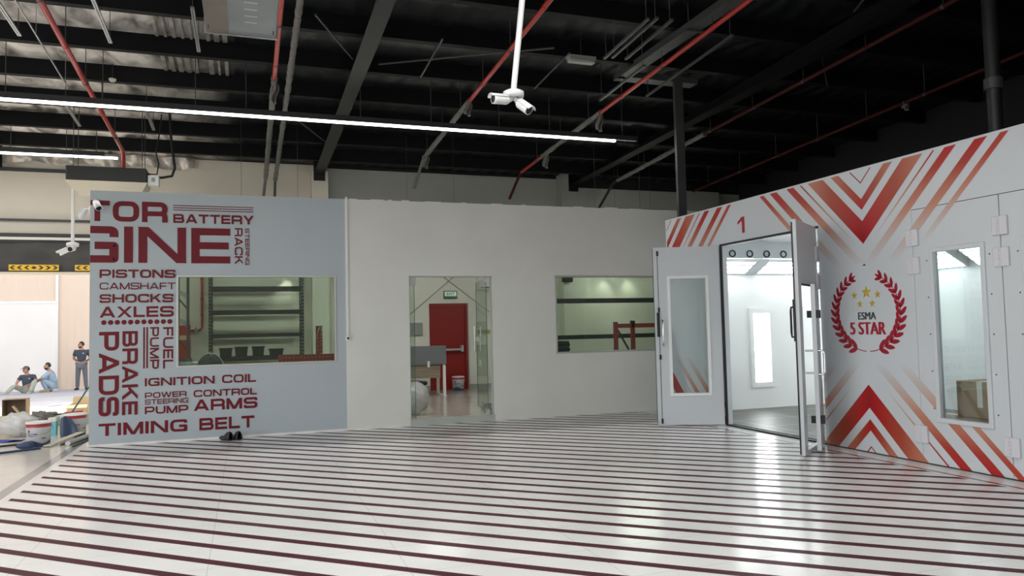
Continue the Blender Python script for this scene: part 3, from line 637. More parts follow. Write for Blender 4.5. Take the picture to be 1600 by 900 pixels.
L1 = fixed_leaf(S1 + .004, S0 - .004, 5.285, 5.835); L2 = fixed_leaf(S2 + .004, S1 - .004, 4.30, 4.855)
def hinge(y, z, par):
    m = MB(); m.box(XB - .028, XB, y - .085, y - .008, z - .09, z + .09); m.box(XB - .018, XB, y + .008, y + .075, z - .09, z + .09)
    o = m.build('hinge', MW['hinge_white'], par, bevel=.008)
    b = MB()
    for k in range(5): b.tube([(XB - .022, y, z - .088 + k * .036), (XB - .022, y, z - .056 + k * .036)], .013, 10)
    b.build('hinge_barrel', MW['hinge_white'], o)
for y in (S0, S1):
    for z in (2.355, 2.06, .30): hinge(y, z, booth)
# the two leaves standing open
def frame_of(H, d, nrm):
    d = Vector((*d, 0)).normalized(); n = Vector((*nrm, 0)); n = (n - d * n.dot(d)).normalized()
    return Matrix(((d.x, n.x, 0, H[0]), (d.y, n.y, 0, H[1]), (0, 0, 1, 0), (0, 0, 0, 1)))
MLf = frame_of((6.615, 9.50), (-.925, .378), (-.38, -.92))      # y axis towards the viewer
m = MB(); a, b, z0, z1 = .20, .75, .47, 2.19
for c in ((.0, a, .02, 2.65), (b, .975, .02, 2.65), (a, b, .02, z0), (a, b, z1, 2.65)): m.box(c[0], c[1], -.05, 0, c[2], c[3], MLf)
dl = m.build('door', MW['booth'], booth)
fr = MB(); t = .03
for c in ((a - t, b + t, z0 - t, z0 + .014), (a - t, b + t, z1 - .014, z1 + t), (a - t, a + .014, z0, z1), (b - .014, b + t, z0, z1)): fr.box(c[0], c[1], -.055, .02, c[2], c[3], MLf)
fr.build('window_frame', MW['booth_in'], dl, bevel=.006)
MB().box(a, b, -.03, -.024, z0, z1, MLf).build('pane', MW['booth_glass'], dl)
es = MB(); es.box(.908, .916, .0, .003, .03, 2.6, MLf); es.box(.972, .978, -.045, -.005, .03, 2.64, MLf)
for z in (2.56, 1.72, 1.02, .08): es.box(.895, .925, .0, .014, z - .035, z + .035, MLf)
es.build('edge_seal', MW['gasket'], dl)
lk = MB(); lk.box(.905, .945, 0, .03, 1.32, 1.68, MLf); lk.build('lock_case', MW['gasket'], dl, bevel=.004)
hn = MB(); P_ = lambda x, y, z: MLf @ Vector((x, y, z)); hn.tube([P_(.868, 0, 1.19), P_(.868, .05, 1.20), P_(.868, .06, 1.24), P_(.868, .06, 1.52), P_(.868, .05, 1.56), P_(.868, 0, 1.57)], .011)
hn.build('handle', MW['chrome'], dl)
# leaf folded back on the near side, with the service door in it
Hd, dd_, nd = (6.60, 7.45), (-.803, -.596), (.596, -.803)
MR = frame_of(Hd, dd_, nd)
m = MB(); T_ = .05
for c in ((0, .09, .02, 2.65), (.855, 1.0, .02, 2.65), (.09, .855, 1.935, 2.65), (.09, .855, .02, .06)): m.box(c[0], c[1], -T_, 0, c[2], c[3], MR)
dr = m.build('door', MW['booth'], booth)
es = MB(); es.box(1.0, 1.006, -T_ - .004, -T_ + .012, .03, 2.62, MR); es.box(.09, .855, -.04, -.01, 1.915, 1.935, MR); es.box(.84, .855, -.04, -.01, .06, 1.935, MR)
es.build('edge_seal', MW['gasket'], dr)
hn = MB(); P_ = lambda x, y, z: MR @ Vector((x, y, z)); hn.tube([P_(.93, -T_, 1.32), P_(.93, -T_ - .055, 1.33), P_(.93, -T_ - .06, 1.38), P_(.93, -T_ - .06, 1.62), P_(.93, -T_ - .055, 1.66), P_(.93, -T_, 1.67)], .012)
hn.box(.95, 1.0, -T_ - .02, -T_, 1.28, 1.75, MR); hn.build('lock_case', MW['gasket'], dr)
hg = MB()
for z in (2.32, 1.98): hg.box(-.02, .14, 0, .03, z - .09, z + .09, MR)
hg.build('hinge', MW['hinge_white'], dr, bevel=.008)
an_ = math.radians(10.5); ds = Vector((dd_[0] * math.cos(an_) + nd[0] * math.sin(an_), dd_[1] * math.cos(an_) + nd[1] * math.sin(an_)))
nsv = Vector((nd[0] * math.cos(an_) - dd_[0] * math.sin(an_), nd[1] * math.cos(an_) - dd_[1] * math.sin(an_)))
hp_ = MR @ Vector((.1, 0, 0)); MS = frame_of((hp_.x, hp_.y), ds, nsv)
m = MB(); a, b, z0, z1 = .13, .60, .50, 1.72
for c in ((0, a, .06, 1.92), (b, .735, .06, 1.92), (a, b, .06, z0), (a, b, z1, 1.92)): m.box(c[0], c[1], -.045, 0, c[2], c[3], MS)
sd = m.build('service_door', MW['booth'], booth)
MB().box(a, b, -.03, -.024, z0, z1, MS).build('pane', MW['booth_glass'], sd)
hn = MB(); P_ = lambda x, y, z: MS @ Vector((x, y, z)); hn.tube([P_(.66, 0, .90), P_(.66, .055, .905), P_(.66, .07, .93), P_(.66, .07, 1.14), P_(.66, .055, 1.165), P_(.66, 0, 1.17)], .011)
hn.build('handle', MW['chrome'], sd)
bl = MB()
for z in (1.58, .40): bl.box(.64, .735, .0, .05, z - .045, z + .045, MS); bl.box(.65, .72, -.095, -.045, z - .04, z + .04, MS)
bl.build('latch', MW['gasket'], sd)
cr_ = MB()
for z in (1.17, .92): cr_.bar(P_(.72, -.045, z), P_(.72, -.13, z), .03, .025)
cr_.build('catch_bar', MW['alu'], sd)

# printed chevrons -----------------------------------------------------------
WHITE = (.57, .605, .64); RED = S(168, 14, 22)[:3]; DRED = S(150, 8, 20)[:3]; TAN = S(184, 122, 98)[:3]; DUST = S(186, 160, 146)[:3]; ORANGE = S(164, 70, 50)[:3]
def lerp(a, b, t): t = max(0, min(1, t)); return tuple(a[i] + (b[i] - a[i]) * t for i in range(3))
def grad(stops, t):
    for (t0, c0), (t1, c1) in zip(stops, stops[1:]):
        if t <= t1: return lerp(c0, c1, (t - t0) / (t1 - t0))
    return stops[-1][1]
HOLES = [(DO0 - .01, DO1 + .02, -1, DH + .01), (5.285 - .03, 5.835 + .03, .45, 2.22), (4.30 - .03, 4.855 + .03, .45, 2.22)]
def subtract(poly, rect):
    y0, y1, z0, z1 = rect; out = []
    tests = [lambda p: y0 - p[0], lambda p: p[0] - y1, lambda p: z0 - p[1], lambda p: p[1] - z1]
    rest = poly
    for tst in tests:
        if rest is None: break
        a = clip(rest, tst)
        if a: out.append(a)
        rest = clip(rest, lambda p, t_=tst: -t_(p))
    return out
def print_polys(name, polys):
    got = []
    for poly in polys:
        todo = [poly]
        for hh in HOLES: todo = [r for q in todo for r in subtract(q, hh)]
        for q in todo:
            q = clip(q, lambda p: p[1] - .012); q = q and clip(q, lambda p: ZB - .012 - p[1]); q = q and clip(q, lambda p: YE - .002 - p[0])
            if not q: continue
            ar = sum(q[i][0] * q[(i + 1) % len(q)][1] - q[(i + 1) % len(q)][0] * q[i][1] for i in range(len(q)))
            if ar > 0: q = q[::-1]
            got.append(q)
    par = list(range(len(got)))                    # pieces cut apart by the doorway or a window become parts of their own
    def find(i):
        while par[i] != i: i = par[i]
        return i
    seen = {}
    for i, q in enumerate(got):
        for p in q:
            k = (round(p[0], 4), round(p[1], 4))
            if k in seen: par[find(i)] = find(seen[k])
            else: seen[k] = i
    for r_ in sorted({find(i) for i in range(len(got))}):
        m = MB(); m.col = []
        for i, q in enumerate(got):
            if find(i) == r_: m.add([(XB - .0022, p[0], p[1]) for p in q], [tuple(range(len(q)))]); m.col += [(p[2], p[3], p[4], 1) for p in q]
        m.build(name, MW['ink'], booth)
SL = 1.0
def arm(yc, side, z_in, z_out, zfar, zdir, stops, n=40):
    """one arm of a chevron: apex heights z_in/z_out on the centre line, running to zfar"""
    ps = []
    span = abs(zfar - z_out)
    for k in range(n):
        t0, t1 = k / n, (k + 1) / n
        # parametrise by distance along the outer edge in z
        def pt(t, za): d = (span * t) / SL; return (yc + side * d, za + zdir * span * t)
        c0, c1 = grad(stops, t0), grad(stops, t1)
        q = [(*pt(t0, z_out), *c0), (*pt(t1, z_out), *c1), (*pt(t1, z_in), *c1), (*pt(t0, z_in), *c0)]
        ps.append(q)
    return ps
def chevrons(yc, top=True, sides=(1, -1)):
    Z = (lambda z: z) if top else (lambda z: 3.14 - z)     # lower group mirrors the upper one
    zd = 1 if top else -1; end = 3.24 if top else 0.0
    P0 = [[], [], []]
    for side in sides:
        P0[0] += arm(yc, side, Z(2.63), Z(2.37), end, zd, [(0, DRED), (.12, RED), (.55, ORANGE), (1, TAN)])
        P0[1] += arm(yc, side, Z(2.885), Z(2.76), end, zd, [(0, RED), (.4, ORANGE), (1, TAN)])
        P0[2] += arm(yc, side, Z(3.062 + .018), Z(3.062), end, zd, [(0, DRED), (1, DRED)])
        # outer stripes: at the far end their distance from the centre line is s0..s1, fading towards it
        for s0, s1, zin, st in ((.99, 1.015, 2.42, 0), (1.135, 1.265, 2.12, 1), (1.465, 1.60, 2.12, 1), (1.73, 1.815, 2.30, 2)):
            top_c = (RED, RED, S(176, 60, 48)[:3])[st]
            stops = [(0, top_c), (.18, lerp(top_c, ORANGE, .5)), (.5, S(186, 130, 108)[:3]), (.8, lerp(DUST, WHITE, .45)), (1, WHITE)]
            zi = Z(zin); n = 36; P = []
            for k in range(n):
                t0, t1 = k / n, (k + 1) / n; c0, c1 = grad(stops, t0), grad(stops, t1)
                q = []
                for t, c, ss in ((t0, c0, (s0, s1)), (t1, c1, (s1, s0))):
                    z = end + (zi - end) * t; d = abs(zi - end) * t / .965
                    for s_ in ss: q.append((yc + side * (s_ - d), z, *c))
                P.append([q[0], q[1], q[2], q[3]])
            print_polys('stripe_print', P)
    for P in P0: print_polys('chevron_print', P)
chevrons(6.745, True); chevrons(6.765, False); chevrons(10.985, True, (-1,)); chevrons(10.985, False, (-1,))
chevrons(2.55, True, (1,)); chevrons(2.55, False, (1,))

def text_mesh(txt, w_, h_, off):
    c = bpy.data.curves.new('txt', 'FONT'); c.body = txt; c.size = 1; c.offset = off; c.resolution_u = 4
    o = bpy.data.objects.new('txt', c); COL.objects.link(o)
    me = bpy.data.meshes.new_from_object(o.evaluated_get(bpy.context.evaluated_depsgraph_get()))
    bpy.data.objects.remove(o); vs = [v.co.copy() for v in me.vertices]; fs = [tuple(p.vertices) for p in me.polygons]; bpy.data.meshes.remove(me); bpy.data.curves.remove(c)
    x0, x1 = min(v.x for v in vs), max(v.x for v in vs); y0, y1 = min(v.y for v in vs), max(v.y for v in vs)
    return [((v.x - x0) / (x1 - x0) * w_, (v.y - y0) / (y1 - y0) * h_) for v in vs], fs
def booth_text(txt, y_start, z_, w_, h_, bold, mt):
    vs, fs = text_mesh(txt, w_ - 2 * bold, h_, 0.0); m = MB()
    for k, s_ in enumerate((0, bold, 2 * bold)): m.add([(XB - .0024 - .0002 * k, y_start - a - s_, z_ + b) for a, b in vs], fs)
    return m.build('lettering', mt, booth)
booth_text('ESMA', 6.873, 1.505, .265, .085, .0045, MW['black_ink'])
booth_text('5 STAR', 7.005, 1.335, .53, .142, .010, MW['wreath_red'])
one = MB(); yb = 8.99                               # the booth number
one.add([(XB - .0026, 8.955, 2.775), (XB - .0026, 8.895, 2.775), (XB - .0026, 8.895, 3.005), (XB - .0026, 8.955, 3.005)], [(0, 1, 2, 3)])
one.add([(XB - .0027, 8.905, 3.005), (XB - .0027, 8.955, 3.005), (XB - .0027, 9.055, 2.945), (XB - .0027, 9.055, 2.905), (XB - .0027, 8.955, 2.95)], [(0, 1, 2, 3, 4)])
one.build('lettering', MW['wreath_red'], booth)
# laurel wreath: leaves along two stems, and five stars
YC, ZC = 6.745, 1.585
def leaf_shape(y, z, ang_, l, w_):
    pts = []
    for k in range(12):
        t = k / 12 * 2 * PI; u = .5 - .5 * math.cos(t); v = math.sin(t) * abs(math.sin(t)) ** .3 * (1 - .25 * u)
        a, b = u * l, v * w_ / 2; pts.append((XB - .0026, y + a * math.cos(ang_) - b * math.sin(ang_), z + a * math.sin(ang_) + b * math.cos(ang_)))
    wr.add(pts, [tuple(range(12))])
for side in (1, -1):
    wr = MB(); st = []
    N_ = 13
    for k in range(31):
        t = math.radians(-87 + (62 + 87) * k / 30); st.append((XB - .0026, YC + side * .475 * math.cos(t), ZC + .44 * math.sin(t)))
    for a, b in zip(st, st[1:]):
        d = (Vector(b) - Vector(a)).normalized(); n_ = Vector((0, -d.z, d.y)) * .005
        wr.add([Vector(a) + n_, Vector(a) - n_, Vector(b) - n_, Vector(b) + n_], [(0, 1, 2, 3)])
    for k in range(N_):
        td = -70 + (60 + 70) * k / (N_ - 1); t = math.radians(td); y, z = YC + side * .475 * math.cos(t), ZC + .44 * math.sin(t)
        tg = math.atan2(.44 * math.cos(t), -side * .475 * math.sin(t)); s_ = 1.12 - .32 * k / N_
        for dv in (.62, -.62): leaf_shape(y, z, tg + dv, .125 * s_, .056 * s_)
    t = math.radians(62); leaf_shape(YC + side * .475 * math.cos(t), ZC + .44 * math.sin(t), math.atan2(.44 * math.cos(t), -side * .475 * math.sin(t)), .09, .032)
    wr.build('wreath_print', MW['wreath_red'], booth)
for y, z, r_ in ((6.735, 1.815, .078), (6.915, 1.785, .050), (6.575, 1.785, .050), (6.835, 1.685, .050), (6.655, 1.685, .050)):
    s_ = MB(); pts = [(XB - .0026, y, z)] + [(XB - .0026, y + (r_ if k % 2 == 0 else r_ * .40) * math.sin(k * PI / 5), z + (r_ if k % 2 == 0 else r_ * .40) * math.cos(k * PI / 5)) for k in range(10)]
    s_.add(pts, [(0, 1 + k, 1 + (k + 1) % 10) for k in range(10)]); s_.build('star_print', MW['gold'], booth)
# cartons stored inside the booth
ct0 = None
for k in range(4):
    z0 = .022 + k * .111; t = thing('flat_carton', ('lowest of the flat brown cartons piled inside the booth window', 'second flat brown carton from the floor inside the booth window', 'flat brown carton just below the topmost one inside the booth window', 'topmost flat brown carton inside the booth window, directly under the upright carton')[k], 'carton', (7.2, 5.72, z0), rz=(.03, -.02, .04, -.01)[k], group='flat cartons piled inside the booth')
    m = MB().box(6.82, 7.58, 5.2, 6.24, z0, z0 + .11, Matrix.Translation((7.2, 5.72, 0)) @ Matrix.Rotation((.03, -.02, .04, -.01)[k], 4, 'Z') @ Matrix.Translation((-7.2, -5.72, 0))); m.build('carton_body', MW['cardboard'], t, bevel=.004)
    MB().box(7.15, 7.22, 5.19, 6.25, z0 + .1095, z0 + .1108).build('tape_strip', MW['tape'], t)
t = thing('carton', 'upright brown carton with a pale tape strip, seen through the booth window', 'carton', (7.3, 5.72, .467))
MB().box(7.06, 7.52, 5.43, 6.0, .467, .84).build('carton_body', MW['cardboard'], t, bevel=.005)
tp = MB(); tp.box(7.055, 7.06, 5.70, 5.76, .58, .84); tp.box(7.055, 7.53, 5.70, 5.76, .84, .844); tp.build('tape_strip', MW['tape'], t)

# ================================================================== OVERHEAD
def linear_light(x0, x1, xt, y, z, cables, label, watts=0):
    t = thing('linear_light', label, 'linear light', ((x0 + x1) / 2, y, z), group='black suspended linear lights')
    MB().box(x0, xt, y - .035, y + .035, z + .036, z + .125).build('housing', MW['housing'], t, bevel=.004)
    d = MB().box(x0, x1, y - .026, y + .026, z, z + .036); d.build('diffuser', MW['led'], t)
    for x in cables: MB().tube([(x, y, z + .13), (x, y, RZ(y) - .05)], .006, 6).build('suspension_cable', MW['dull_galv'], t)
    if watts: lamp('linear_light_beam', 'AREA', ((x0 + x1) / 2, y, z - .012), watts, (1, .995, .97), x1 - x0, .06, to=((x0 + x1) / 2, y, 0))
    return t
linear_light(-10, 6.40, 6.84, 12.28, 4.88, (-3.23, -2.0, -.74, -.01, 1.76, 2.94, 4.15, 5.1, 6.55), 'long lit linear light crossing the hall above the lettered partition wall', 210)
for y_, lb in ((4.4, 'first'), (.6, 'second'), (-3.2, 'third'), (-7.0, 'fourth')): linear_light(-10, 3.6, 4.0, y_, 4.9, (-8, -4, 0, 3.3), lb + ' linear light added out of view to brighten the striped floor, counted from the partition', {4.4: 330, .6: 210}.get(y_, 160))  # rows outside the view, added to put more light on the floor
linear_light(-10, -2.34, -2.56, 15.95, 4.90, (-4.1, -3.2, -2.7), 'short-looking lit linear light ending beside the bent red pipe', 55)
# red sprinkler pipes
def pipe(x, y_end, drop, wraps, rags, label, r=.033, mt='red_paint', y0=1.0, drop_mt=None):
    zp = lambda y: RZ(y) - .60
    t = thing('sprinkler_pipe', label, 'pipe', (x, (y0 + y_end) / 2, zp((y0 + y_end) / 2)), group='pipes running under the roof towards the back wall')
    pts = [(x, y, zp(y)) for y in (y0, (y0 + y_end) / 2, y_end)]
    drp = None
    if drop: drp = [pts[-1],(x + drop[0] * .1, y_end + .12, zp(y_end) - .08), (x + drop[0], y_end + .12 + drop[1], zp(y_end) - drop[2])]
    MB().tube(pts, r, 12).build('pipe_run', MW[mt], t)
    if drp: MB().tube(drp, r * .98, 12).build('pipe_drop', MW[drop_mt or mt], t)
    k = 0; y = y0 + .9
    while y < y_end:
        MB().tube([(x + .001, y, zp(y) + r - .004), (x + .001, y, RZ(y) - .02 if not (x == 5.88 and y < 11.2) else 5.615)], .006, 6).build('hanger_rod', MW['dull_galv'], t)
        c = MB().tube([(x, y - .02, zp(y - .02)), (x, y + .02, zp(y + .02))], r + .006, 12); c.build('coupling', MW[mt] if k % 2 else MW['dull_galv'], t)
        y += 1.3; k += 1
    for a, b in wraps:
        n = max(3, int((b - a) / .12)); random.seed(int(a * 10))
        MB().tube([(x, a + (b - a) * i / n, zp(a + (b - a) * i / n)) for i in range(n + 1)], [r + random.uniform(.006, .022) for _ in range(n + 1)], 10).build('cloth_wrap', MW['wrap'], t)
    for a, l in rags:
        g = MB()
        g.grid(lambda u, v: Vector((x - .05 + .11 * u * (1 - .2 * v) + .02 * math.sin(6 * v), a + .035 * math.sin(9 * u + 2 * v), zp(a) + .01 - l * v - .05 * u * v)), 10, 10)
        g.build('hanging_rag', MW['wrap'], t, solid=.006)
    return t
pipe(-2.23, 15.78, (0, .0, .9), (), (), 'bright red pipe slanting down to the black fan unit', .036)
pipe(.39, 17.55, (-.1, .0, .9), ((11.5, 17.5),), ((11.7, .28),), 'red pipe beside the grey duct, wrapped in grey cloth past the light', drop_mt='wrap')
pipe(.60, 17.6, (-.02, .0, .9), ((1.2, 17.5),), (), 'grey cloth-wrapped pipe running close beside the red pipe by the duct', .03, 'dull_galv')
pipe(3.47, 15.2, (-.12, .35, .55), ((11.75, 15.15),), ((11.85, .20), (15.0, .25)), 'red pipe passing behind the ceiling camera pole, ending in a grey wrapped bend', drop_mt='wrap')
pipe(5.88, 15.9, (-.15, .3, .55), ((11.8, 14.6),), ((11.85, .30), (14.4, .28)), 'red pipe passing under the cable tray, ending in a drop coloured dark for shadow', drop_mt='shaded_red')
pipe(8.48, 16.4, (-.2, .4, .6), ((12.5, 16.2),), (), 'red pipe coloured dark for the shadow above the spray booth corner', mt='shaded_red', drop_mt='black')
pipe(11.05, 16.9, None, (), ((10.1, .12),), 'red pipe coloured dark for shadow, high over the numbered spray booth roof', mt='shaded_red')
# grey duct end
t = thing('air_duct', 'grey sheet-metal duct ending under the roof beside the red pipe', 'duct', (-.05, 5.2, 4.6))
MB().box(-.39, .29, 4.8, 8.15, 4.6, 5.0).build('duct_body', MW['duct'], t, bevel=.01)
for y in (8.14, 6.9, 5.6): MB().box(-.41, .31, y - .015, y + .015, 4.585, 5.02).build('duct_flange', MW['galv'], t)
for x in (-.36, .26):
    for y in (7.95, 5.3): MB().tube([(x, y, 4.56), (x, y, RZ(y) - .03)], .006, 6).build('hanger_rod', MW['dull_galv'], t)
MB().box(-.388, -.17, 4.8, 8.12, 4.597, 4.6).build('duct_reflection_patch', MW['duct_reflection'], t)  # brown strip paints a sunlit reflection onto the duct underside
mk = MB()
for k in range(4): mk.box(-.02, .10, 7.3 + .16 * k, 7.31 + .16 * k, 4.5975, 4.6005)
mk.build('tape_strip', MW['paper'], t)
# cable tray turning down to the booth roof
t = thing('cable_tray', 'grey steel cable tray with a bend and a drop post onto the booth roof', 'cable tray', (6.2, 8, 5.6))
tr_ = MB(); zt = 5.62
tr_.box(5.83, 6.03, 1.5, 11.05, zt, zt + .008); tr_.box(5.825, 5.832, 1.5, 11.1, zt, zt + .10); tr_.box(6.028, 6.036, 1.5, 10.9, zt, zt + .10)
tr_.build('tray_run', MW['dull_galv'], t)
b_ = MB(); b_.box(5.83, 7.32, 10.95, 11.18, zt, zt + .008); b_.box(5.83, 7.32, 10.945, 10.955, zt, zt + .10); b_.box(5.83, 7.32, 11.175, 11.185, zt, zt + .10); b_.build('tray_bend', MW['dull_galv'], t)
ps = MB(); ps.box(6.86, 7.02, 10.97, 10.98, ZB + .002, zt); ps.box(6.86, 6.875, 10.94, 11.0, ZB + .002, zt); ps.box(7.005, 7.02, 10.94, 11.0, ZB + .002, zt); ps.box(6.875, 7.005, 10.94, 10.944, ZB + .002, zt); ps.build('drop_post', MW['dull_galv'], t)
for x, y in ((5.84, 3.5), (5.84, 6.6), (5.84, 8.9), (5.84, 10.9), (7.2, 11.06), (7.1, 11.06)): MB().tube([(x, y, zt), (x, y, RZ(y) - .02)], .007, 6).build('hanger_rod', MW['dull_galv'], t)
for y in (3.5, 6.6, 8.9): MB().box(5.79, 6.07, y - .02, y + .02, zt - .03, zt).build('support_bracket', MW['dull_galv'], t)
def strut(x, y0, y1, off, label, w_=.035, mt='dull_galv', rods=True, perf=False):
    t = thing('strut_channel', label, 'strut channel', (x, (y0 + y1) / 2, RZ((y0 + y1) / 2) - off), group='short metal channels hanging under the roof')
    z0, z1 = RZ(y0) - off, RZ(y1) - off
    h = MB().bar((x, y0, z0), (x, y1, z1), w_, .03); h.cur = 1
    if perf:
        n = int((y1 - y0) / .05)
        for k in range(1, n): y = y0 + (y1 - y0) * k / n; z = z0 + (z1 - z0) * k / n; h.box(x - .008, x + .008, y - .014, y + .014, z - .0165, z - .0155)
    h.build('channel', [MW[mt], MW['gasket']], t)
    for y, z in ((y0 + .06, z0), (y1 - .06, z1)): MB().tube([(x, y, z), (x, y, RZ(y) - .02)], .005, 6).build('hanger_rod', MW['dull_galv'], t)
for i, (x, a, b) in enumerate(((4.74, 8.1, 9.35), (4.84, 8.05, 9.3), (5.05, 8.05, 9.3))):
    strut(x, a, b, .74, ('outer', 'middle', 'inner')[i] + ' of three thin parallel channels hanging next to the cable tray')
strut(5.58, 9.7, 11.2, .62, 'thin channel just under the cable tray bend'); strut(6.2, 8.4, 10.75, .66, 'long thin channel running beside the red pipe and cable tray')
for i, (x, a, b) in enumerate(((-2.75, 9.9, 11.02), (-1.70, 9.6, 10.98), (-.62, 9.7, 11.0), (-2.75, 13.55, 14.72), (-1.575, 13.6, 14.7))):
    strut(x, a, b, .5, ('pale slotted channel near the picture corner above the long light', 'pale slotted channel between the bright red pipe and the grey duct, under bare foil', 'pair-like pale channel in front of the ribbed dark roof strips', 'pale slotted channel below the long light, next to the bright red pipe', 'pale slotted channel below the long light, above the wall cable bend')[i], .045, 'galv', True, True)
cd = thing('conduit', 'thin pale conduit slanting under the foil beside the bright red pipe', 'conduit', (-2.6, 11.5, 5.3))
MB().tube([(-2.6, 9.2, RZ(9.2) - .4), (-2.62, 13.1, RZ(13.1) - .4)], .012, 8).build('tube_run', MW['galv'], cd)
for y in (9.6, 11.2, 12.9): MB().tube([(-2.61, y, RZ(y) - .4), (-2.61, y, RZ(y) - .02)], .004, 6).build('hanger_rod', MW['galv'], cd)
# ribbed bare metal strips where the lining is torn off
t = None
for r_, (ya, yb) in enumerate(((10.62, 11.74), (11.93, 13.04))):
    t = thing('lining_strip_row', ('row of bare ribbed metal strips in the torn roof lining beside the grey duct', 'second row of bare ribbed strips, one roof bay behind the first row')[r_], 'roof strips', (-.8, (ya + yb) / 2, RZ((ya + yb) / 2) - .03))
    random.seed(r_ + 4)
    for k in range(9):
        x = -1.22 + .115 * k
        if abs(x + .62) < .06: continue
        MB().bar((x, ya, RZ(ya) - .02), (x, yb, RZ(yb) - .02), random.uniform(.035, .075), .03).build('rib', MW['foil'], t)
t = thing('ceiling_lamp', 'small dusty white batten lamp, unlit, under the dark roof', 'lamp', (4.82, 10.28, RZ(10.3) - .40))
z = RZ(10.28)
MB().box(4.60, 5.04, 10.21, 10.35, z - .38, z - .33).build('lamp_base', MW['grey_box'], t); MB().box(4.61, 5.03, 10.22, 10.34, z - .43, z - .38).build('lamp_cover', MW['dim_white'], t, bevel=.015)
MB().tube([(4.82, 10.28, z - .34), (4.82, 10.28, z - .02)], .012, 8).build('drop_rod', MW['black'], t)
t = thing('smoke_detector', 'small cream round detector under the foil near the bright red pipe', 'detector', (-2.0, 12.95, RZ(12.95) - .32))
z = RZ(12.95); MB().lathe([(0, 0), (.03, 0), (.055, .03), (.055, .05), (0, .05)], (-1.98, 12.98, z - .31), 18).build('detector_body', MW['cream'], t); MB().tube([(-1.98, 12.98, z - .27), (-1.98, 12.98, z - .02)], .008, 6).build('drop_rod', MW['black'], t)
# black flue beside the booth roof
t = thing('flue_pipe', 'black vertical flue pipe standing on the spray booth roof', 'flue', (7.75, 5.92, ZB + .003))
MB().tube([(7.75, 5.92, ZB + .003), (7.75, 5.92, RZ(5.92) - .05)], .075, 18).build('flue_run', MW['black'], t)
MB().tube([(7.75, 5.92, 4.0), (7.75, 5.92, 4.12)], .095, 18).build('flue_collar', MW['dark_steel'], t)

# cameras --------------------------------------------------------------------
def bullet(parent, p, d, s=1.0, sh=True):
    """a bullet camera whose body starts at p and points along d"""
    p = Vector(p); d = Vector(d).normalized(); L_ = .15 * s
    b = MB().lathe([(0, 0), (.03 * s, 0), (.04 * s, .02 * s), (.042 * s, L_ * .85), (.042 * s, L_), (.036 * s, L_)], p, 18, axis=d); o = b.build('camera_body', MW['white_pl'], parent)
    MB().lathe([(.036 * s, L_ - .012 * s), (.036 * s, L_ - .004 * s), (.0, L_ - .004 * s)], p, 18, axis=d).build('lens_face', MW['lens'], o)
    if sh:
        a = d.cross(Vector((0, 0, 1))).normalized(); u_ = a.cross(d); h = MB()
        h.grid(lambda u, v: p + d * (L_ * (.1 + 1.08 * v)) + (a * math.sin((u - .5) * 2.4) + u_ * math.cos((u - .5) * 2.4)) * .047 * s, 10, 2)
        h.build('sun_shield', MW['white_pl'], o, solid=.004)
def pole_camera(top, bot, label, s, dirs):
    t = thing('camera_pole', label, 'security camera', bot)
    top, bot = Vector(top), Vector(bot); m_ = bot + (top - bot) * .55
    MB().tube([top, bot], .026 * s, 12).build('pole', MW['white_pl'], t); MB().tube([m_ + (top - m_) * .02, m_], .033 * s, 12).build('pole_coupling', MW['white_pl'], t)
    MB().lathe([(0, -.055 * s), (.085 * s, -.055 * s), (.09 * s, -.03 * s), (.09 * s, -.005 * s), (.06 * s, .01 * s), (0, .012 * s)], bot, 22).build('mount_disc', MW['white_pl'], t)
    MB().lathe([(0, 0), (.014 * s, 0), (.014 * s, .004), (0, .004)], bot + Vector((.02 * s, -.03 * s, -.058 * s)), 10).build('cable_hole', MW['black_ink'], t)
    for d, off in dirs:
        o = bot + Vector(off) * s; b = bot + Vector((off[0] * .45, off[1] * .45, -.05)) * s
        MB().tube([b, (b + o) / 2 + Vector((0, 0, -.012 * s)), o], .022 * s, 10).build('camera_arm', MW['white_pl'], t)
        bullet(t, o, d, s)
CR, CU = rt, Vector((0, 0, 1))
tv = -f0
pole_camera((2.44, 5.85, RZ(5.85) - .02), (2.165, 6.0, 3.53), 'white ceiling pole holding two bullet cameras in the middle of the hall', 1.0,
            [(-CR * .95 + tv * .55 - CU * .08, (-.055, -.02, -.085)), (CR * .62 + tv * .55 - CU * .62, (.035, -.02, -.10))])
pole_camera((-2.99, 15.465, 4.268), (-2.99, 15.465, 3.22), 'white camera pole hanging in front of the yard opening', 1.15,
            [(-CR * .8 + tv * .4 - CU * .5, (-.05, -.02, -.10)), (tv + CR * .15 - CU * .2, (.03, -.05, -.09))])
def wall_camera(base, d, label, armto):
    t = thing('wall_camera', label, 'security camera', base)
    MB().lathe([(0, 0), (.045, 0), (.045, .02), (.03, .03), (0, .03)], base, 16, axis=(0, -1, 0) if armto[1] < base[1] - .03 else (-1, 0, 0)).build('wall_plate', MW['white_pl'], t)
    MB().tube([base, armto], .014, 8).build('camera_arm', MW['white_pl'], t); bullet(t, armto, d, 1.0)
wall_camera((-1.985, YW, 3.38), CR * .62 + tv * .55 - CU * .58, 'white bullet camera mounted over the cut-off word near the grey wall corner', (-1.985, YW - .07, 3.36))
wall_camera((-2.06, YW + .08, 3.29), -CR * .55 - tv * .2 - CU * .6, 'white bullet camera on the end edge of the grey wall', (-2.13, YW + .08, 3.29))

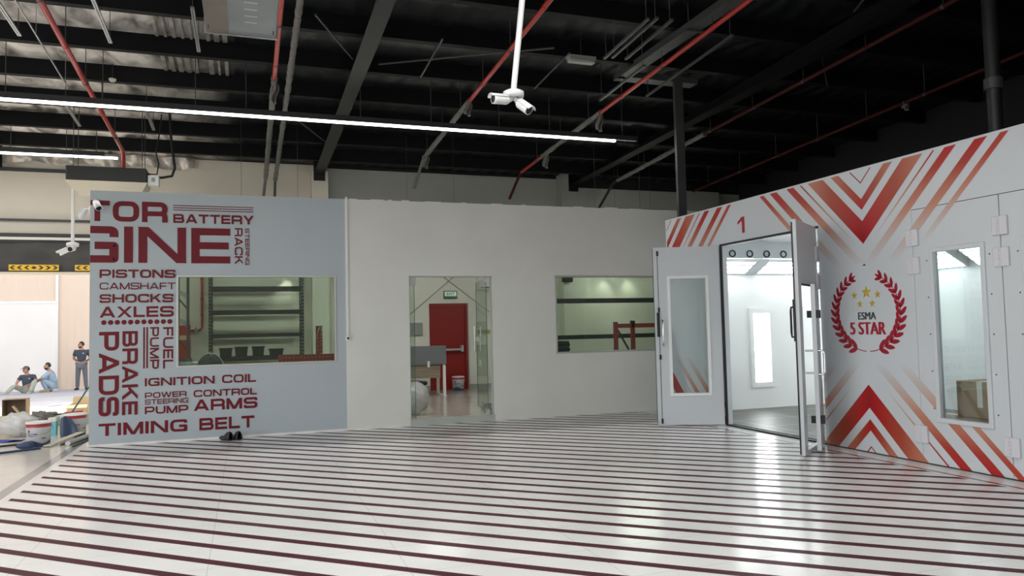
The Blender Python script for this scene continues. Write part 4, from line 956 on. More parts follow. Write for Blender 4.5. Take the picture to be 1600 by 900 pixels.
# black fan-coil unit over the yard opening ------------------------------------
t = thing('fan_coil_unit', 'black suspended fan coil unit with cream drip tray above the grey wall corner', 'air conditioner', (-2.35, 15.1, 4.1))
MB().box(-3.0, -1.72, 14.9, 15.5, 4.27, 4.53).build('casing', MW['black'], t, bevel=.008)
gr = MB()
for k in range(9): gr.box(-2.97, -1.76, 14.893, 14.90, 4.285 + .026 * k, 4.302 + .026 * k)
for k in range(24): gr.box(-2.97 + k * .0525, -2.965 + k * .0525, 14.895, 14.90, 4.285, 4.51)
gr.build('front_grille', MW['ac_grille'], t)
dp = MB(); dp.prism([(-3.02, 14.88, 4.27), (-1.70, 14.88, 4.27), (-1.80, 14.98, 4.10), (-2.88, 14.98, 4.10)], (0, .55, 0)); dp.build('drip_tray', MW['cream'], t)
cbx = MB().box(-1.70, -1.52, 14.95, 15.15, 4.24, 4.42).build('control_box', MW['white_pl'], t, bevel=.004); MB().box(-1.64, -1.58, 14.944, 14.95, 4.30, 4.38).build('label_plate', MW['grey_box'], cbx)
for x in (-2.9, -1.8):
    for y in (15.0, 15.4): MB().tube([(x, y, 4.5), (x, y, RZ(y) - .02)], .007, 6).build('hanger_rod', MW['dull_galv'], t)
MB().tube([(-1.72, 15.2, 4.45), (-1.5, 15.2, 4.43), (-1.32, 15.2, 4.47), (-1.27, 15.2, 4.62), (-1.33, 15.2, 5.1), (-1.36, 15.2, 5.64)], .024, 10).build('insulated_pipe', MW['gasket'], t)
MB().tube([(-1.72, 15.25, 4.5), (-1.58, 15.25, 4.5), (-1.55, 15.25, 4.7), (-1.6, 15.25, 4.92), (-1.55, 15.25, 5.2), (-1.5, 15.25, 5.64)], .012, 8).build('power_cable', MW['gasket'], t)

# ================================================================== STORE ROOM BEHIND THE PARTITION
def shelf_rack(x0, x1, y0, y1, top, levels, label, posts='black', step=True):
    t = thing('shelving_rack', label, 'shelving', ((x0 + x1) / 2, (y0 + y1) / 2, 0))
    for x in (x0, x1):
        for y in (y0, y1):
            h = MB().box(x - .03, x + .03, y - .025, y + .025, 0, top); h.cur = 1; n = int(top / .075)
            for k in range(1, n): h.box(x - .012, x + .012, y - .0265, y - .025, k * .075, k * .075 + .03)
            h.build('upright', [MW[posts], MW['grey_box']], t)
    for z in levels:
        for y in (y0, y1): MB().box(x0, x1, y - .03, y + .02, z - .075, z + .01).build('shelf_beam', MW[posts], t)
        if z < 1.02: MB().box(x0, x1, y0 + .02, y1 - .02, z - .02, z).build('shelf_board', MW['dark_steel'], t)
    for x in (x0, x1):
        br = MB()
        for k in range(3): a = .3 + k * .8; br.bar((x, y0, a), (x, y1, a + .5), .025, .01); br.bar((x, y1, a + .5), (x, y0, a + .8), .025, .01)
        br.build('side_brace', MW['galv'], t)
    return t
shelf_rack(-.76, 1.16, 17.45, 18.05, 3.1, (.62, 1.0, 1.50, 2.01, 2.53), 'black shelving rack behind the lettered wall window')
shelf_rack(6.0, 10.3, 15.0, 15.6, 2.35, (.45, 1.30, 2.10), 'long black shelving rack seen through the window next to the booth door')
t = thing('rack_side_frame', 'tall grey rack side frame with pale cross plates at the window edge', 'rack frame', (-1.2, 16.0, 0))
for x in (-1.275, -1.10): MB().box(x - .025, x + .025, 15.98, 16.03, 0, 3.2).build('upright', MW['dark_steel'], t)
for k, z in enumerate((.9, 1.75, 2.3, 2.85)): MB().bar((-1.27, 15.99, z + .05), (-1.10, 15.99, z - .04), .02, .09).build('cross_plate', MW['galv'], t)
for z in (1.2, 2.0): MB().bar((-1.27, 16.02, z + .22), (-1.10, 16.02, z), .02, .03).build('cross_brace', MW['dark_steel'], t)
MB().box(-1.32, -1.06, 15.95, 16.06, 0, .03).build('foot_plate', MW['dark_steel'], t)
for k, (x, w_, h_, lb) in enumerate(((-.45, .26, .20, 'jagged-topped, next to the plain rack post'), (-.13, .27, .22, 'second along, beside the jagged-topped one'), (.22, .26, .22, 'third along the shelf'), (.60, .30, .16, 'lower and wider, last in the row'))):
    t = thing('storage_crate', 'black plastic crate on the rack shelf, ' + lb, 'crate', (x, 17.7, 1.0), group='black crates on the rack shelf')
    c = MB(); c.prism([(x - w_ / 2 + .02, 17.53, 1.0), (x + w_ / 2 - .02, 17.53, 1.0), (x + w_ / 2, 17.53, 1.0 + h_), (x - w_ / 2, 17.53, 1.0 + h_)], (0, .36, 0)); c.build('crate_body', MW['black'], t, bevel=.005)
    MB().box(x - w_ / 2 - .01, x + w_ / 2 + .01, 17.515, 17.905, 1.0 + h_ - .025, 1.0 + h_).build('crate_rim', MW['gasket'], t)
t = thing('hose_cabinet', 'red fire hose cabinet with a pale band behind the window corner', 'hose cabinet', (-1.5, 18.1, .95))
MB().box(-1.85, -1.2, 18.0, 18.29, .95, 1.72).build('cabinet_body', MW['red_paint'], t, bevel=.006); MB().box(-1.852, -1.198, 17.995, 18.0, 1.40, 1.50).build('label_band', MW['pale_card'], t)
MB().box(-1.80, -1.25, 17.99, 18.0, 1.0, 1.36).build('cabinet_door', MW['red_paint'], t)
t = thing('hose_pipe', 'thin red riser pipe with an elbow beside the hose cabinet', 'pipe', (-.96, 18.2, 1.6))
MB().tube([(-.96, 18.22, 4.45), (-.96, 18.22, 1.68), (-.985, 18.22, 1.62), (-1.04, 18.22, 1.60), (-1.20, 18.22, 1.60)], .026, 10).build('pipe_run', MW['red_paint'], t)
v = MB(); v.ball((-1.09, 18.2, 1.60), .045); v.tube([(-1.09, 18.2, 1.60), (-1.09, 18.14, 1.68)], .012); v.build('valve', MW['galv'], t)
for z in (2.75, 2.3, 1.95): MB().tube([(-.96, 18.22, z - .02), (-.96, 18.22, z + .02)], .036, 10).build('coupling', MW['red_paint'], t)
# work table under the first window with racking parts on it
t = thing('work_table', 'white work table standing inside under the lettered wall window', 'table', (.15, 12.4, 0))
MB().box(-1.15, 1.42, 12.0, 12.75, .985, 1.02).build('table_top', MW['white_metal'], t, bevel=.003)
for x in (-1.1, 1.37):
    for y in (12.05, 12.7): MB().box(x - .02, x + .02, y - .02, y + .02, 0, .985).build('leg', MW['white_metal'], t)
def perforated(name, label, x0, x1, y, z0, z1, vert):
    t = thing(name, label, 'rack beam', ((x0 + x1) / 2, y, z0)); p = MB(); p.box(x0, x1, y, y + .05, z0, z1); b = p.build('beam_body', MW['maroon_steel'], t, bevel=.003)
    h = MB(); n = int(((z1 - z0) if vert else (x1 - x0)) / .055)
    for k in range(1, n):
        for j in (.3, .7):
            cx, cz = ((x0 + (x1 - x0) * j), z0 + (z1 - z0) * k / n) if vert else (x0 + (x1 - x0) * k / n, z0 + (z1 - z0) * j)
            h.lathe([(0, 0), (.006, 0), (.006, .001), (0, .001)], (cx, y, cz), 8, axis=(0, -1, 0))
    h.build('hole_marking', MW['pale_card'], b)
perforated('rack_beam', 'red perforated rack beam lying flat behind the window glass', .44, 1.275, 12.05, 1.021, 1.165, False)
perforated('rack_beam', 'short red perforated upright standing on the flat red beam', 1.0, 1.10, 12.06, 1.166, 1.60, True)
ch_ = thing('chain', 'thin pale chain draped over the short red upright', 'chain', (1.05, 12.03, 1.17)); ch = MB()
for k in range(26):
    a = k / 25; x = .985 + .05 * math.sin(a * PI) * 1.0 + (.09 * a if a > .5 else .045 * a); z = 1.175 + .40 * math.sin(a * PI) ** .5
    ch.ball((x, 12.045, z), .009, 8, 6)
ch.build('chain_run', MW['galv'], ch_)
t = thing('bench_vise', 'grey metal vise at the end of the table behind the window corner', 'vise', (-.86, 12.12, 1.02))
MB().box(-.98, -.76, 12.08, 12.22, 1.02, 1.06).build('vise_base', MW['grey_box'], t, bevel=.006); vb = MB(); vb.box(-.99, -.80, 12.1, 12.2, 1.06, 1.12); vb.tube([(-.84, 12.15, 1.09), (-.70, 12.15, 1.09)], .022, 12); vb.build('vise_jaw', MW['galv'], t, bevel=.006)
MB().tube([(-.70, 12.07, 1.09), (-.70, 12.23, 1.09)], .008, 8).build('vise_handle', MW['chrome'], t); MB().box(-1.0, -.78, 12.09, 12.21, 1.12, 1.16).build('vise_plate', MW['dark_steel'], t)
def office_chair(loc, rz, label):
    t = thing('office_chair', label, 'chair', (loc[0], loc[1], 0), rz); M_ = L2W(t)
    b = MB(); b.grid(lambda u, v: M_ @ Vector(((u - .5) * .46 * max(.02, 1 - (max(0, v - .35) / .65) ** 2.2) ** .5, .20 + .06 * v - .05 * math.cos((u - .5) * 3), .60 + .58 * v)), 14, 14); b.build('backrest', MW['dark_steel'], t, solid=.03)
    fr_ = MB().tube([M_ @ Vector((.235 * math.cos(a) * (1 if math.sin(a) < .2 else 1), .23, .86 + .33 * math.sin(a))) for a in [k * PI / 14 for k in range(15)]], .014, 8); fr_.build('back_frame', MW['grey_box'], t)
    MB().box(-.24, .24, -.25, .22, .44, .52, M_).build('seat', MW['gasket'], t, bevel=.03)
    MB().tube([M_ @ Vector((0, 0, .10)), M_ @ Vector((0, 0, .45))], .03, 10).build('gas_column', MW['black'], t); MB().tube([M_ @ Vector((0, .20, .48)), M_ @ Vector((0, .27, .62)), M_ @ Vector((0, .26, .80))], .022, 8).build('back_post', MW['black'], t)
    for k in range(5):
        a = k * 2 * PI / 5 + .3; e_ = Vector((.28 * math.cos(a), .28 * math.sin(a), .07)); MB().tube([M_ @ Vector((0, 0, .11)), M_ @ e_], [.025, .015], 8).build('base_arm', MW['black'], t)
        MB().lathe([(0, -.02), (.033, -.02), (.033, .02), (0, .02)], M_ @ (e_ + Vector((0, 0, -.037))), 12, axis=(math.cos(a), math.sin(a), 0)).build('caster', MW['gasket'], t)
    return t
office_chair((-.55, 13.35), .2, 'dark office chair whose round back shows over the window sill')
oc2 = office_chair((2.95, 14.4), 1.9, 'dark office chair inside the glass door, in front of the desk')
# bag of plastic on it
def crumple(name, label, cat, c, r, sc_, m_, seed, amp=.16):
    rnd = random.Random(seed); ph_ = [rnd.uniform(0, 6) for _ in range(8)]
    def fn(v):
        d = v.normalized() if v.length > 1e-6 else v
        k = 1 + amp * (math.sin(7 * d.x + ph_[0]) * math.sin(6 * d.y + ph_[1]) + .6 * math.sin(13 * d.z + ph_[2] + 5 * d.x) + .4 * math.sin(21 * d.y + ph_[3] - 9 * d.z))
        return v * k
    t = thing(name, label, cat, (c[0], c[1], c[2] - r * sc_[2])); MB().ball(c, r, 40, 26, sc_, fn).build('wrapping', m_, t); MB().ball(c, r * .8, 24, 16, sc_, fn).build('contents', MW['paper'], t); return t
crumple('plastic_bundle', 'crumpled white plastic bag standing on the floor inside the glass door', 'plastic wrap', (2.82, 13.25, .30), .25, (.85, .8, 1.12), MW['film'], 3, .08)
# desk with grey screen
t = thing('desk', 'wood-grain desk with a grey fabric screen inside the glass door', 'desk', (3.5, 17.0, 0))
MB().box(2.7, 4.20, 16.65, 17.35, .74, .77).build('desk_top', MW['wood'], t); MB().box(2.7, 4.10, 16.66, 16.68, .42, .74).build('modesty_panel', MW['wood'], t)
sn = MB().box(2.7, 4.24, 16.62, 16.65, .72, 1.14).build('privacy_screen', MW['grey_fabric'], t, bevel=.006); MB().box(3.80, 3.85, 16.60, 16.66, .66, .80).build('screen_clamp', MW['white_pl'], sn)
for x in (2.74, 4.20):
    l = MB(); l.box(x - .03, x + .03, 16.66, 16.72, .03, .74); l.box(x - .03, x + .03, 17.26, 17.32, .03, .74); l.box(x - .03, x + .03, 16.6, 17.36, 0, .03); l.build('leg', MW['white_metal'], t)
t = thing('electrical_panel', 'grey electrical panel box on the wall over the desk', 'panel box', (3.8, 18.25, 1.38)); MB().box(3.55, 4.06, 18.22, 18.298, 1.38, 1.68).build('box_body', MW['grey_box'], t, bevel=.004); MB().box(3.58, 4.03, 18.215, 18.22, 1.41, 1.65).build('box_door', MW['grey_box'], t)
t = thing('exit_sign', 'small exit sign box above the red door', 'sign', (4.79, 18.25, 2.27)); MB().box(4.62, 4.96, 18.24, 18.298, 2.27, 2.46).build('sign_box', MW['exit_green'], t, bevel=.01)
MB().box(4.64, 4.94, 18.235, 18.24, 2.33, 2.44).build('sign_face', MW['exit_sign'], t)
vs, fs = text_mesh('EXIT', .20, .07, .02); MB().add([(4.69 + a, 18.233, 2.35 + b) for a, b in vs], fs).build('lettering', MW['exit_green'], t)
t = thing('wall_air_conditioner', 'white split air conditioner high on the wall behind the glass door', 'air conditioner', (5.95, 18.2, 2.48)); MB().box(5.48, 6.4, 18.08, 18.298, 2.48, 2.81).build('casing', MW['white_pl'], t, bevel=.03); MB().box(5.53, 6.35, 18.07, 18.10, 2.52, 2.55).build('air_slot', MW['dark_steel'], t)
for i, (a, b) in enumerate((((3.55, 1.72), (5.05, 2.96)), ((5.85, 1.88), (4.5, 2.90)))):
    t = thing('brace_rod', ('thin dark bracing rod rising from the desk side across the wall above the red door', 'thin dark bracing rod falling from above the exit sign toward the air conditioner side')[i], 'bracing rod', (a[0], 18.2, a[1])); e0, e1 = Vector((a[0], 18.22 + .03 * i, a[1])), Vector((b[0], 18.22 + .03 * i, b[1])); d = (e1 - e0); MB().tube([e0 - d * .9 if e0.z - d.z * .9 > .2 else e0 - d * .5, e1 + d * .9], .009, 8).build('rod', MW['rod_grey'], t)
t = thing('cable_tidy', 'dull yellow strip on the wall beside the glass door handle', 'wall strip', (5.75, 18.28, 1.36)); MB().box(5.5, 6.2, 18.27, 18.298, 1.37, 1.47).build('strip_body', MW['yellow_cloth'], t, bevel=.004)
t = thing('stacked_samples', 'small stack of grey tile samples on the floor beside the open glass leaf', 'tile stack', (4.07, 13.0, 0))
for k in range(4): MB().box(3.96 + .02 * (k % 2), 4.16 + .005 * k, 12.9, 13.1, .045 * k, .045 * k + .04).build('tile_sample', MW['grey_box'] if k % 2 else MW['sill'], t)
# things seen through the second window
t = thing('welded_frame', 'red welded steel frame standing on the floor behind the booth-side window', 'steel frame', (8.2, 14.2, 0))
fr_ = MB(); y = 14.2
for x in (7.28, 7.68, 9.2): fr_.box(x - .04, x + .04, y - .03, y + .03, 0, 1.58)
fr_.box(7.28, 9.3, y - .03, y + .03, 1.45, 1.54); fr_.box(7.28, 9.3, y - .03, y + .03, .84, .90); fr_.build('frame_body', MW['maroon_steel'], t)
MB().bar((7.32, y, 1.42), (7.62, y, .92), .03, .03).build('diagonal', MW['gasket'], t); MB().box(7.64, 7.72, y - .035, y + .035, 1.54, 1.60).build('post_cap', MW['gasket'], t)
t = thing('wall_speaker', 'small black box high on the wall behind the booth-side window', 'speaker', (7.6, 18.1, 2.66)); MB().box(7.70, 7.95, 17.82, 17.98, 2.66, 2.80).build('speaker_body', MW['black'], t, bevel=.008); MB().box(7.72, 7.93, 17.812, 17.82, 2.68, 2.78).build('speaker_grille', MW['ac_grille'], t)
t = thing('ribbed_crate', 'black ribbed crate behind the lower corner of the booth-side window', 'crate', (5.2, 12.5, .0))
MB().box(4.72, 5.36, 12.25, 12.75, 0, 1.25).build('crate_body', MW['dark_steel'], t); rb = MB()
for k in range(14): rb.box(4.71, 5.37, 12.24, 12.76, .06 + .085 * k, .10 + .085 * k)
rb.build('rib', MW['black'], t)
def down_lamp(x, label):
    t = thing('wall_lamp', label, 'lamp', (x, 18.1, 3.0), group='downlights along the store room wall'); MB().lathe([(0, 0), (.04, 0), (.05, -.10), (.05, -.12), (.042, -.12), (.03, -.02)], (x, 18.12, 3.08), 16).build('lamp_body', MW['white_metal'], t); MB().box(x - .02, x + .02, 18.1, 18.298, 3.05, 3.08).build('lamp_bracket', MW['white_metal'], t)
    l = lamp('downlight_beam', 'SPOT', (x, 18.12, 2.94), 14, (1, .96, .84), to=(x, 18.2, 0)); l.data.spot_size = math.radians(75); l.data.spot_blend = .6; l.data.shadow_soft_size = .04
for x in (.85, 8.45, 9.05, 9.8): down_lamp(x, 'small downlight hidden high on the store room wall')
def batten(x, y, label):  # lamps added behind the partition, out of view, to brighten the store room
    t = thing('store_fill_light', label, 'lamp', (x, y, 3.45), group='added fill lights over the store room'); MB().box(x - .65, x + .65, y - .04, y + .04, 3.5, 3.56).build('housing', MW['white_metal'], t); MB().box(x - .63, x + .63, y - .03, y + .03, 3.46, 3.5).build('diffuser', MW['room_fill_glow'], t)
    for dx in (-.5, .5): MB().tube([(x + dx, y, 3.55), (x + dx, y, RZ(y) - .02)], .003, 5).build('suspension_cable', MW['dull_galv'], t)
for x, y in ((.4, 14.6), (3.6, 15.2), (7.0, 13.4), (9.2, 16.8)): batten(x, y, 'added batten light hung unseen to brighten the store room')

# ================================================================== CLUTTER BY THE YARD OPENING
def pail(name, label, c, r=.150, h=.34, rz=0.0, blue=True):
    t = thing(name, label, 'paint pail', c, rz); M_ = L2W(t); P_ = lambda z: Vector((0, 0, z))
    g = lambda z: r * (.90 + .10 * z / h)
    MB().lathe([(0, 0), (g(0), 0), (g(h * .8), h * .80)], (0, 0, 0), 28).build('pail_body', MW['pail_white'], t, M=M_)
    MB().lathe([(g(h * .8) + .001, h * .80), (g(h) + .001, h * .96), (g(h), h * .96)], (0, 0, 0), 28).build('red_band', MW['pail_red'], t, M=M_)
    MB().lathe([(g(h) + .006, h * .94), (g(h) + .006, h), (g(h) - .02, h + .004), (0, h + .002)], (0, 0, 0), 28).build('lid', MW['white_pl'], t, M=M_)
    nv = MB(); n = 28
    nv.grid(lambda u, v: Vector((-math.sin(u * 2 * PI) * (g(h * .3) + .0015 - .004 * (1 - v)), -math.cos(u * 2 * PI) * (g(h * .3) + .0015 - .004 * (1 - v)), .004 + v * h * (.20 + .07 * math.sin(u * 2 * PI * 3)))), 42, 3); nv.build('navy_wave', MW['navy'], t, M=M_)
    lb = MB()
    def patch(u0, u1, z0, z1): lb.grid(lambda u, v: Vector((math.sin(u0 + (u1 - u0) * u) * (g(z0 + (z1 - z0) * v) + .002), -math.cos(u0 + (u1 - u0) * u) * (g(z0 + (z1 - z0) * v) + .002), z0 + (z1 - z0) * v)), 6, 2)
    patch(-.95, .0, h * .50, h * .55); patch(-.9, -.3, h * .44, h * .465); patch(.35, .75, h * .33, h * .37)
    lb.build('label_print', MW['navy'], t, M=M_)
    ds_ = MB(); ds_.grid(lambda u, v: Vector((math.sin(-.75 + .11 * v * math.cos(u * 2 * PI)) * (r * .975), -math.cos(-.75 + .11 * v * math.cos(u * 2 * PI)) * (r * .975), h * .65 + .022 * v * math.sin(u * 2 * PI))), 16, 2); ds_.build('label_dot', MW['pail_red'], t, M=M_)
    MB().tube([(r + .004, 0, h * .86), (r + .025, -.04, h * .70), (r * .7, -r * .95, h * .55), (-.0, -r - .04, h * .50), (-r * .7, -r * .95, h * .55), (-r - .025, -.04, h * .70), (-r - .004, 0, h * .86)], .004, 6).build('wire_handle', MW['galv'], t, M=M_)
    return t
pail('paint_pail', 'white paint pail with red rim band standing alone at the edge of the tiles', (-2.765, 12.24, 0), .155, .34, .1)
pail('paint_pail', 'paint pail with a dark cloth on it next to the grey wall corner', (-2.50, 13.22, 0), .155, .34, .6)
pail('paint_pail', 'small white and red paint pail in front of the red exit door', (4.86, 17.93, 0), .150, .35, 0)
t = thing('work_cloth', 'navy cloth hanging over the pail next to the grey wall corner', 'cloth', (-2.55, 13.05, 0)); g = MB()
g.grid(lambda u, v: Vector((-2.65 + .22 * u * (.6 + .4 * math.sin(v * 2.2)), 13.03 - .012 * math.sin(8 * u) - .02 * v, .30 - .29 * v + .02 * math.sin(5 * u))), 14, 14); g.build('cloth_sheet', MW['navy'], t, solid=.01)
for nm, x, y, w_, d_, h_, mt, lb in (('carton', -2.86, 13.5, .11, .12, .27, 'turq', 'turquoise carton standing between the two paint pails'), ('carton', -2.70, 13.62, .15, .14, .30, 'green_grey', 'grey-green carton with a pale top next to the turquoise one')):
    t = thing(nm, lb, 'carton', (x, y, 0)); MB().box(x - w_ / 2, x + w_ / 2, y - d_ / 2, y + d_ / 2, 0, h_ * .8).build('carton_body', MW[mt], t, bevel=.003); MB().box(x - w_ / 2, x + w_ / 2, y - d_ / 2, y + d_ / 2, h_ * .8, h_).build('carton_top', MW['paper'], t, bevel=.003)
def open_carton(c, w_, d_, h_, rz, label, face, body, inner, flaps=True):
    t = thing('carton', label, 'carton', c, rz); M_ = L2W(t); k = .006; b = MB()
    if face == 'front':                              # lying on its side, mouth towards the hall
        b.box(-w_ / 2, w_ / 2, -d_ / 2, d_ / 2, 0, k, M_); b.box(-w_ / 2, w_ / 2, -d_ / 2, d_ / 2, h_ - k, h_, M_); b.box(-w_ / 2, -w_ / 2 + k, -d_ / 2, d_ / 2, k, h_ - k, M_); b.box(w_ / 2 - k, w_ / 2, -d_ / 2, d_ / 2, k, h_ - k, M_)
        b.build('carton_body', MW[body], t); MB().box(-w_ / 2 + k, w_ / 2 - k, d_ / 2 - 2 * k, d_ / 2 - k, k, h_ - k, M_).build('carton_base', MW[inner], t)
        il = MB(); il.box(-w_ / 2 + k, -w_ / 2 + 1.5 * k, -d_ / 2 + .01, d_ / 2 - 2 * k, k, h_ - k, M_); il.box(w_ / 2 - 1.5 * k, w_ / 2 - k, -d_ / 2 + .01, d_ / 2 - 2 * k, k, h_ - k, M_); il.box(-w_ / 2 + k, w_ / 2 - k, -d_ / 2 + .01, d_ / 2 - 2 * k, h_ - 1.5 * k, h_ - k, M_); il.build('inner_lining', MW[inner], t)
    else:
        b.box(-w_ / 2, w_ / 2, -d_ / 2, d_ / 2, 0, k, M_); b.box(-w_ / 2, w_ / 2, -d_ / 2, -d_ / 2 + k, k, h_, M_); b.box(-w_ / 2, w_ / 2, d_ / 2 - k, d_ / 2, k, h_, M_); b.box(-w_ / 2, -w_ / 2 + k, -d_ / 2, d_ / 2, k, h_, M_); b.box(w_ / 2 - k, w_ / 2, -d_ / 2, d_ / 2, k, h_, M_); b.build('carton_body', MW[body], t)
        for (p0, p1, o_) in (((-w_ / 2, -d_ / 2), (w_ / 2, -d_ / 2), (0, -.10, -.055)), ((w_ / 2, d_ / 2), (-w_ / 2, d_ / 2), (0, .04, .13)), ((w_ / 2, -d_ / 2), (w_ / 2, d_ / 2), (.11, 0, .05)), ((-w_ / 2, d_ / 2), (-w_ / 2, -d_ / 2), (-.10, 0, .03))):
            q = [M_ @ Vector((*p0, h_)), M_ @ Vector((*p1, h_)), M_ @ (Vector((*p1, h_)) + Vector(o_)), M_ @ (Vector((*p0, h_)) + Vector(o_))]; MB().add(q, [(0, 1, 2, 3)]).build('flap', MW['pale_card'], t, solid=.005)
    return t
bx = open_carton((-3.90, 15.7, 0), .36, .34, .44, .05, 'brown carton lying open toward the hall beside the clear plastic', 'front', 'cardboard', 'pit')
MB().bar((-3.90, 15.50, .33), (-3.70, 15.52, .05), .02, .10, (0, 1, 0)).build('flap', MW['pale_card'], bx)
open_carton((-3.02, 16.4, 0), .36, .36, .24, -.08, 'open pale carton with raised flaps near the grey wall corner', 'top', 'pale_card', 'pit')
open_carton((-3.62, 14.3, 0), .50, .30, .12, .1, 'low pale carton tray half hidden behind the clear plastic', 'top', 'pale_card', 'pit')
crumple('plastic_bundle', 'crumpled clear plastic wrapping heaped on the floor next to the open brown carton', 'plastic wrap', (-3.33, 13.55, .185), .25, (1.05, .7, .72), MW['film'], 11, .12)
t = thing('plastic_sheet', 'flat blue plastic sheet on the floor near the picture edge', 'plastic sheet', (-3.45, 12.95, 0)); g = MB(); g.grid(lambda u, v: Vector((-3.75 + .62 * u, 12.84 + .20 * v + .06 * u, .012 + .014 * math.sin(9 * u + 4 * v) + .008 * math.sin(17 * v))), 24, 8); g.build('sheet_body', MW['blue_film'], t, solid=.004)
t = thing('pole', 'long dark pole lying on the tiles in front of the lone paint pail', 'pole', (-3.05, 11.95, 0)); MB().tube([(-3.6, 11.30, .016), (-2.66, 11.88, .016)], .015, 8).build('pole_shaft', MW['navy'], t)
t = thing('pole', 'second dark pole lying on the tiles, running behind the lone paint pail', 'pole', (-3.2, 12.5, 0)); MB().tube([(-3.7, 12.2, .014), (-2.95, 12.5, .014)], .013, 8).build('pole_shaft', MW['gasket'], t)
t = thing('cloth_bundle', 'small navy cloth lying against the foot of the lone paint pail', 'cloth', (-2.82, 12.1, 0)); MB().ball((-2.86, 11.99, .05), .1, 20, 12, (1.1, .5, .5), lambda v: v * (1 + .12 * math.sin(40 * v.x + 30 * v.z))).build('cloth_folds', MW['navy'], t)
t = thing('trim_board', 'pale flat trim board lying from the pail toward the grey wall', 'board', (-2.5, 12.6, 0)); MB().bar((-2.62, 12.03, .02), (-2.38, 13.0, .075), .10, .012).build('board_body', MW['cream'], t)
for k, (a, b, r_, lb, mt) in enumerate((((-2.37, 12.05, .035), (-2.26, 12.85, .035), .034, 'short silver pipe lying by the grey wall corner', 'galv'), ((-2.47, 12.12, .012), (-2.31, 12.95, .012), .011, 'thin grey rod beside the short silver pipe', 'dull_galv'), ((-2.28, 11.88, .012), (-2.16, 12.7, .012), .011, 'thin dark rod touching the grey wall corner', 'dark_steel'))):
    t = thing('pipe_offcut', lb, 'pipe', ((a[0] + b[0]) / 2, (a[1] + b[1]) / 2, 0)); MB().tube([a, b], r_, 14).build('pipe_body', MW[mt], t)
crumple('paper_heap', 'crumpled paper and wrapping in the sunlit doorway', 'paper', (-3.45, 15.55, .10), .20, (1.1, .6, .5), MW['wrap'], 5, .2)
crumple('plastic_bundle', 'white plastic scraps pushed against the grey wall end', 'plastic wrap', (-2.22, 13.6, .11), .17, (.6, .9, .7), MW['film'], 8, .2)
t = thing('grinder', 'red power tool lying on the cartons by the open pale carton', 'power tool', (-2.95, 15.3, 0)); MB().tube([(-3.0, 15.0, .19), (-2.72, 15.0, .20)], [.03, .036], 12).build('tool_body', MW['pail_red'], t); MB().tube([(-3.16, 15.0, .185), (-3.0, 15.0, .19)], .014, 8).build('tool_shaft', MW['gasket'], t)
t_ = thing('carton', 'grey closed carton carrying the red power tool', 'carton', (-2.9, 15.05, 0)); MB().box(-3.15, -2.65, 14.9, 15.25, 0, .15).build('carton_body', MW['green_grey'], t_, bevel=.004); MB().box(-2.93, -2.87, 14.899, 15.251, .05, .1505).build('tape_strip', MW['tape'], t_)
t = thing('broom_stick', 'dark green stick rising at a slant beside the open pale carton', 'stick', (-2.75, 14.6, 0)); MB().tube([(-2.95, 14.6, .013), (-2.56, 14.6, .66)], .013, 8).build('stick_shaft', MW['exit_green'], t)
for k, (x, y) in enumerate(((-4.3, 19.8), (-3.75, 20.6), (-3.45, 20.4), (-4.0, 17.4), (-3.6, 17.8))):
    t = thing('paper_scrap', ('white paper scrap lying alone on the shaded yard', 'white paper scrap just beyond the pale carton flaps in the yard', 'folded white scrap in the yard beside the wall end', 'small scrap on the sunlit floor by the doorway sill', 'second scrap on the sunlit floor by the doorway')[k], 'paper', (x, y, 0)); zb = -.005 - .3 * max(0, y - 18.55) / 12
    g = MB(); g.grid(lambda u, v: Vector((x + .22 * u, y + .25 * v, zb + .014 + .02 * math.sin(5 * u + k) * v)), 5, 5); g.build('paper_sheet', MW['paper'], t, solid=.003)
# black shoes against the grey wall
def shoe(x, y, rz, label):
    t = thing('work_shoe', label, 'shoe', (x, y, 0), rz, group='pair of black shoes by the grey wall'); M_ = L2W(t)
    def sec(u): return .045 + .012 * math.sin(u * PI) - .012 * (u < .1), (.035 + .06 * max(0, 1 - ((u - .15) / .45) ** 2) + .02 * (1 - u))
    b = MB()
    def fn(u, v):
        w_, h_ = sec(v); a = u * PI; return M_ @ Vector((math.cos(a) * w_, -.14 + .28 * v, .012 + math.sin(a) * h_))
    b.grid(fn, 12, 14); b.build('upper', MW['shoe'], t, solid=.006)
    s_ = MB(); pts = [(.05 * math.cos(a) * (1 + .15 * (math.sin(a) > 0)), .142 * math.sin(a), 0) for a in [k * 2 * PI / 20 for k in range(20)]]; s_.prism([M_ @ Vector(p) for p in pts], (0, 0, .014)); s_.build('sole', MW['gasket'], t)
    MB().lathe([(.030, 0), (.036, .006), (.030, .012)], M_ @ Vector((0, -.07, .10)), 14).build('collar', MW['gasket'], t)
shoe(-.29, 11.57, .45, 'black shoe at the foot of the grey wall, the one under the letter E'); shoe(-.15, 11.58, .25, 'black shoe at the foot of the grey wall, the one under the letter L')

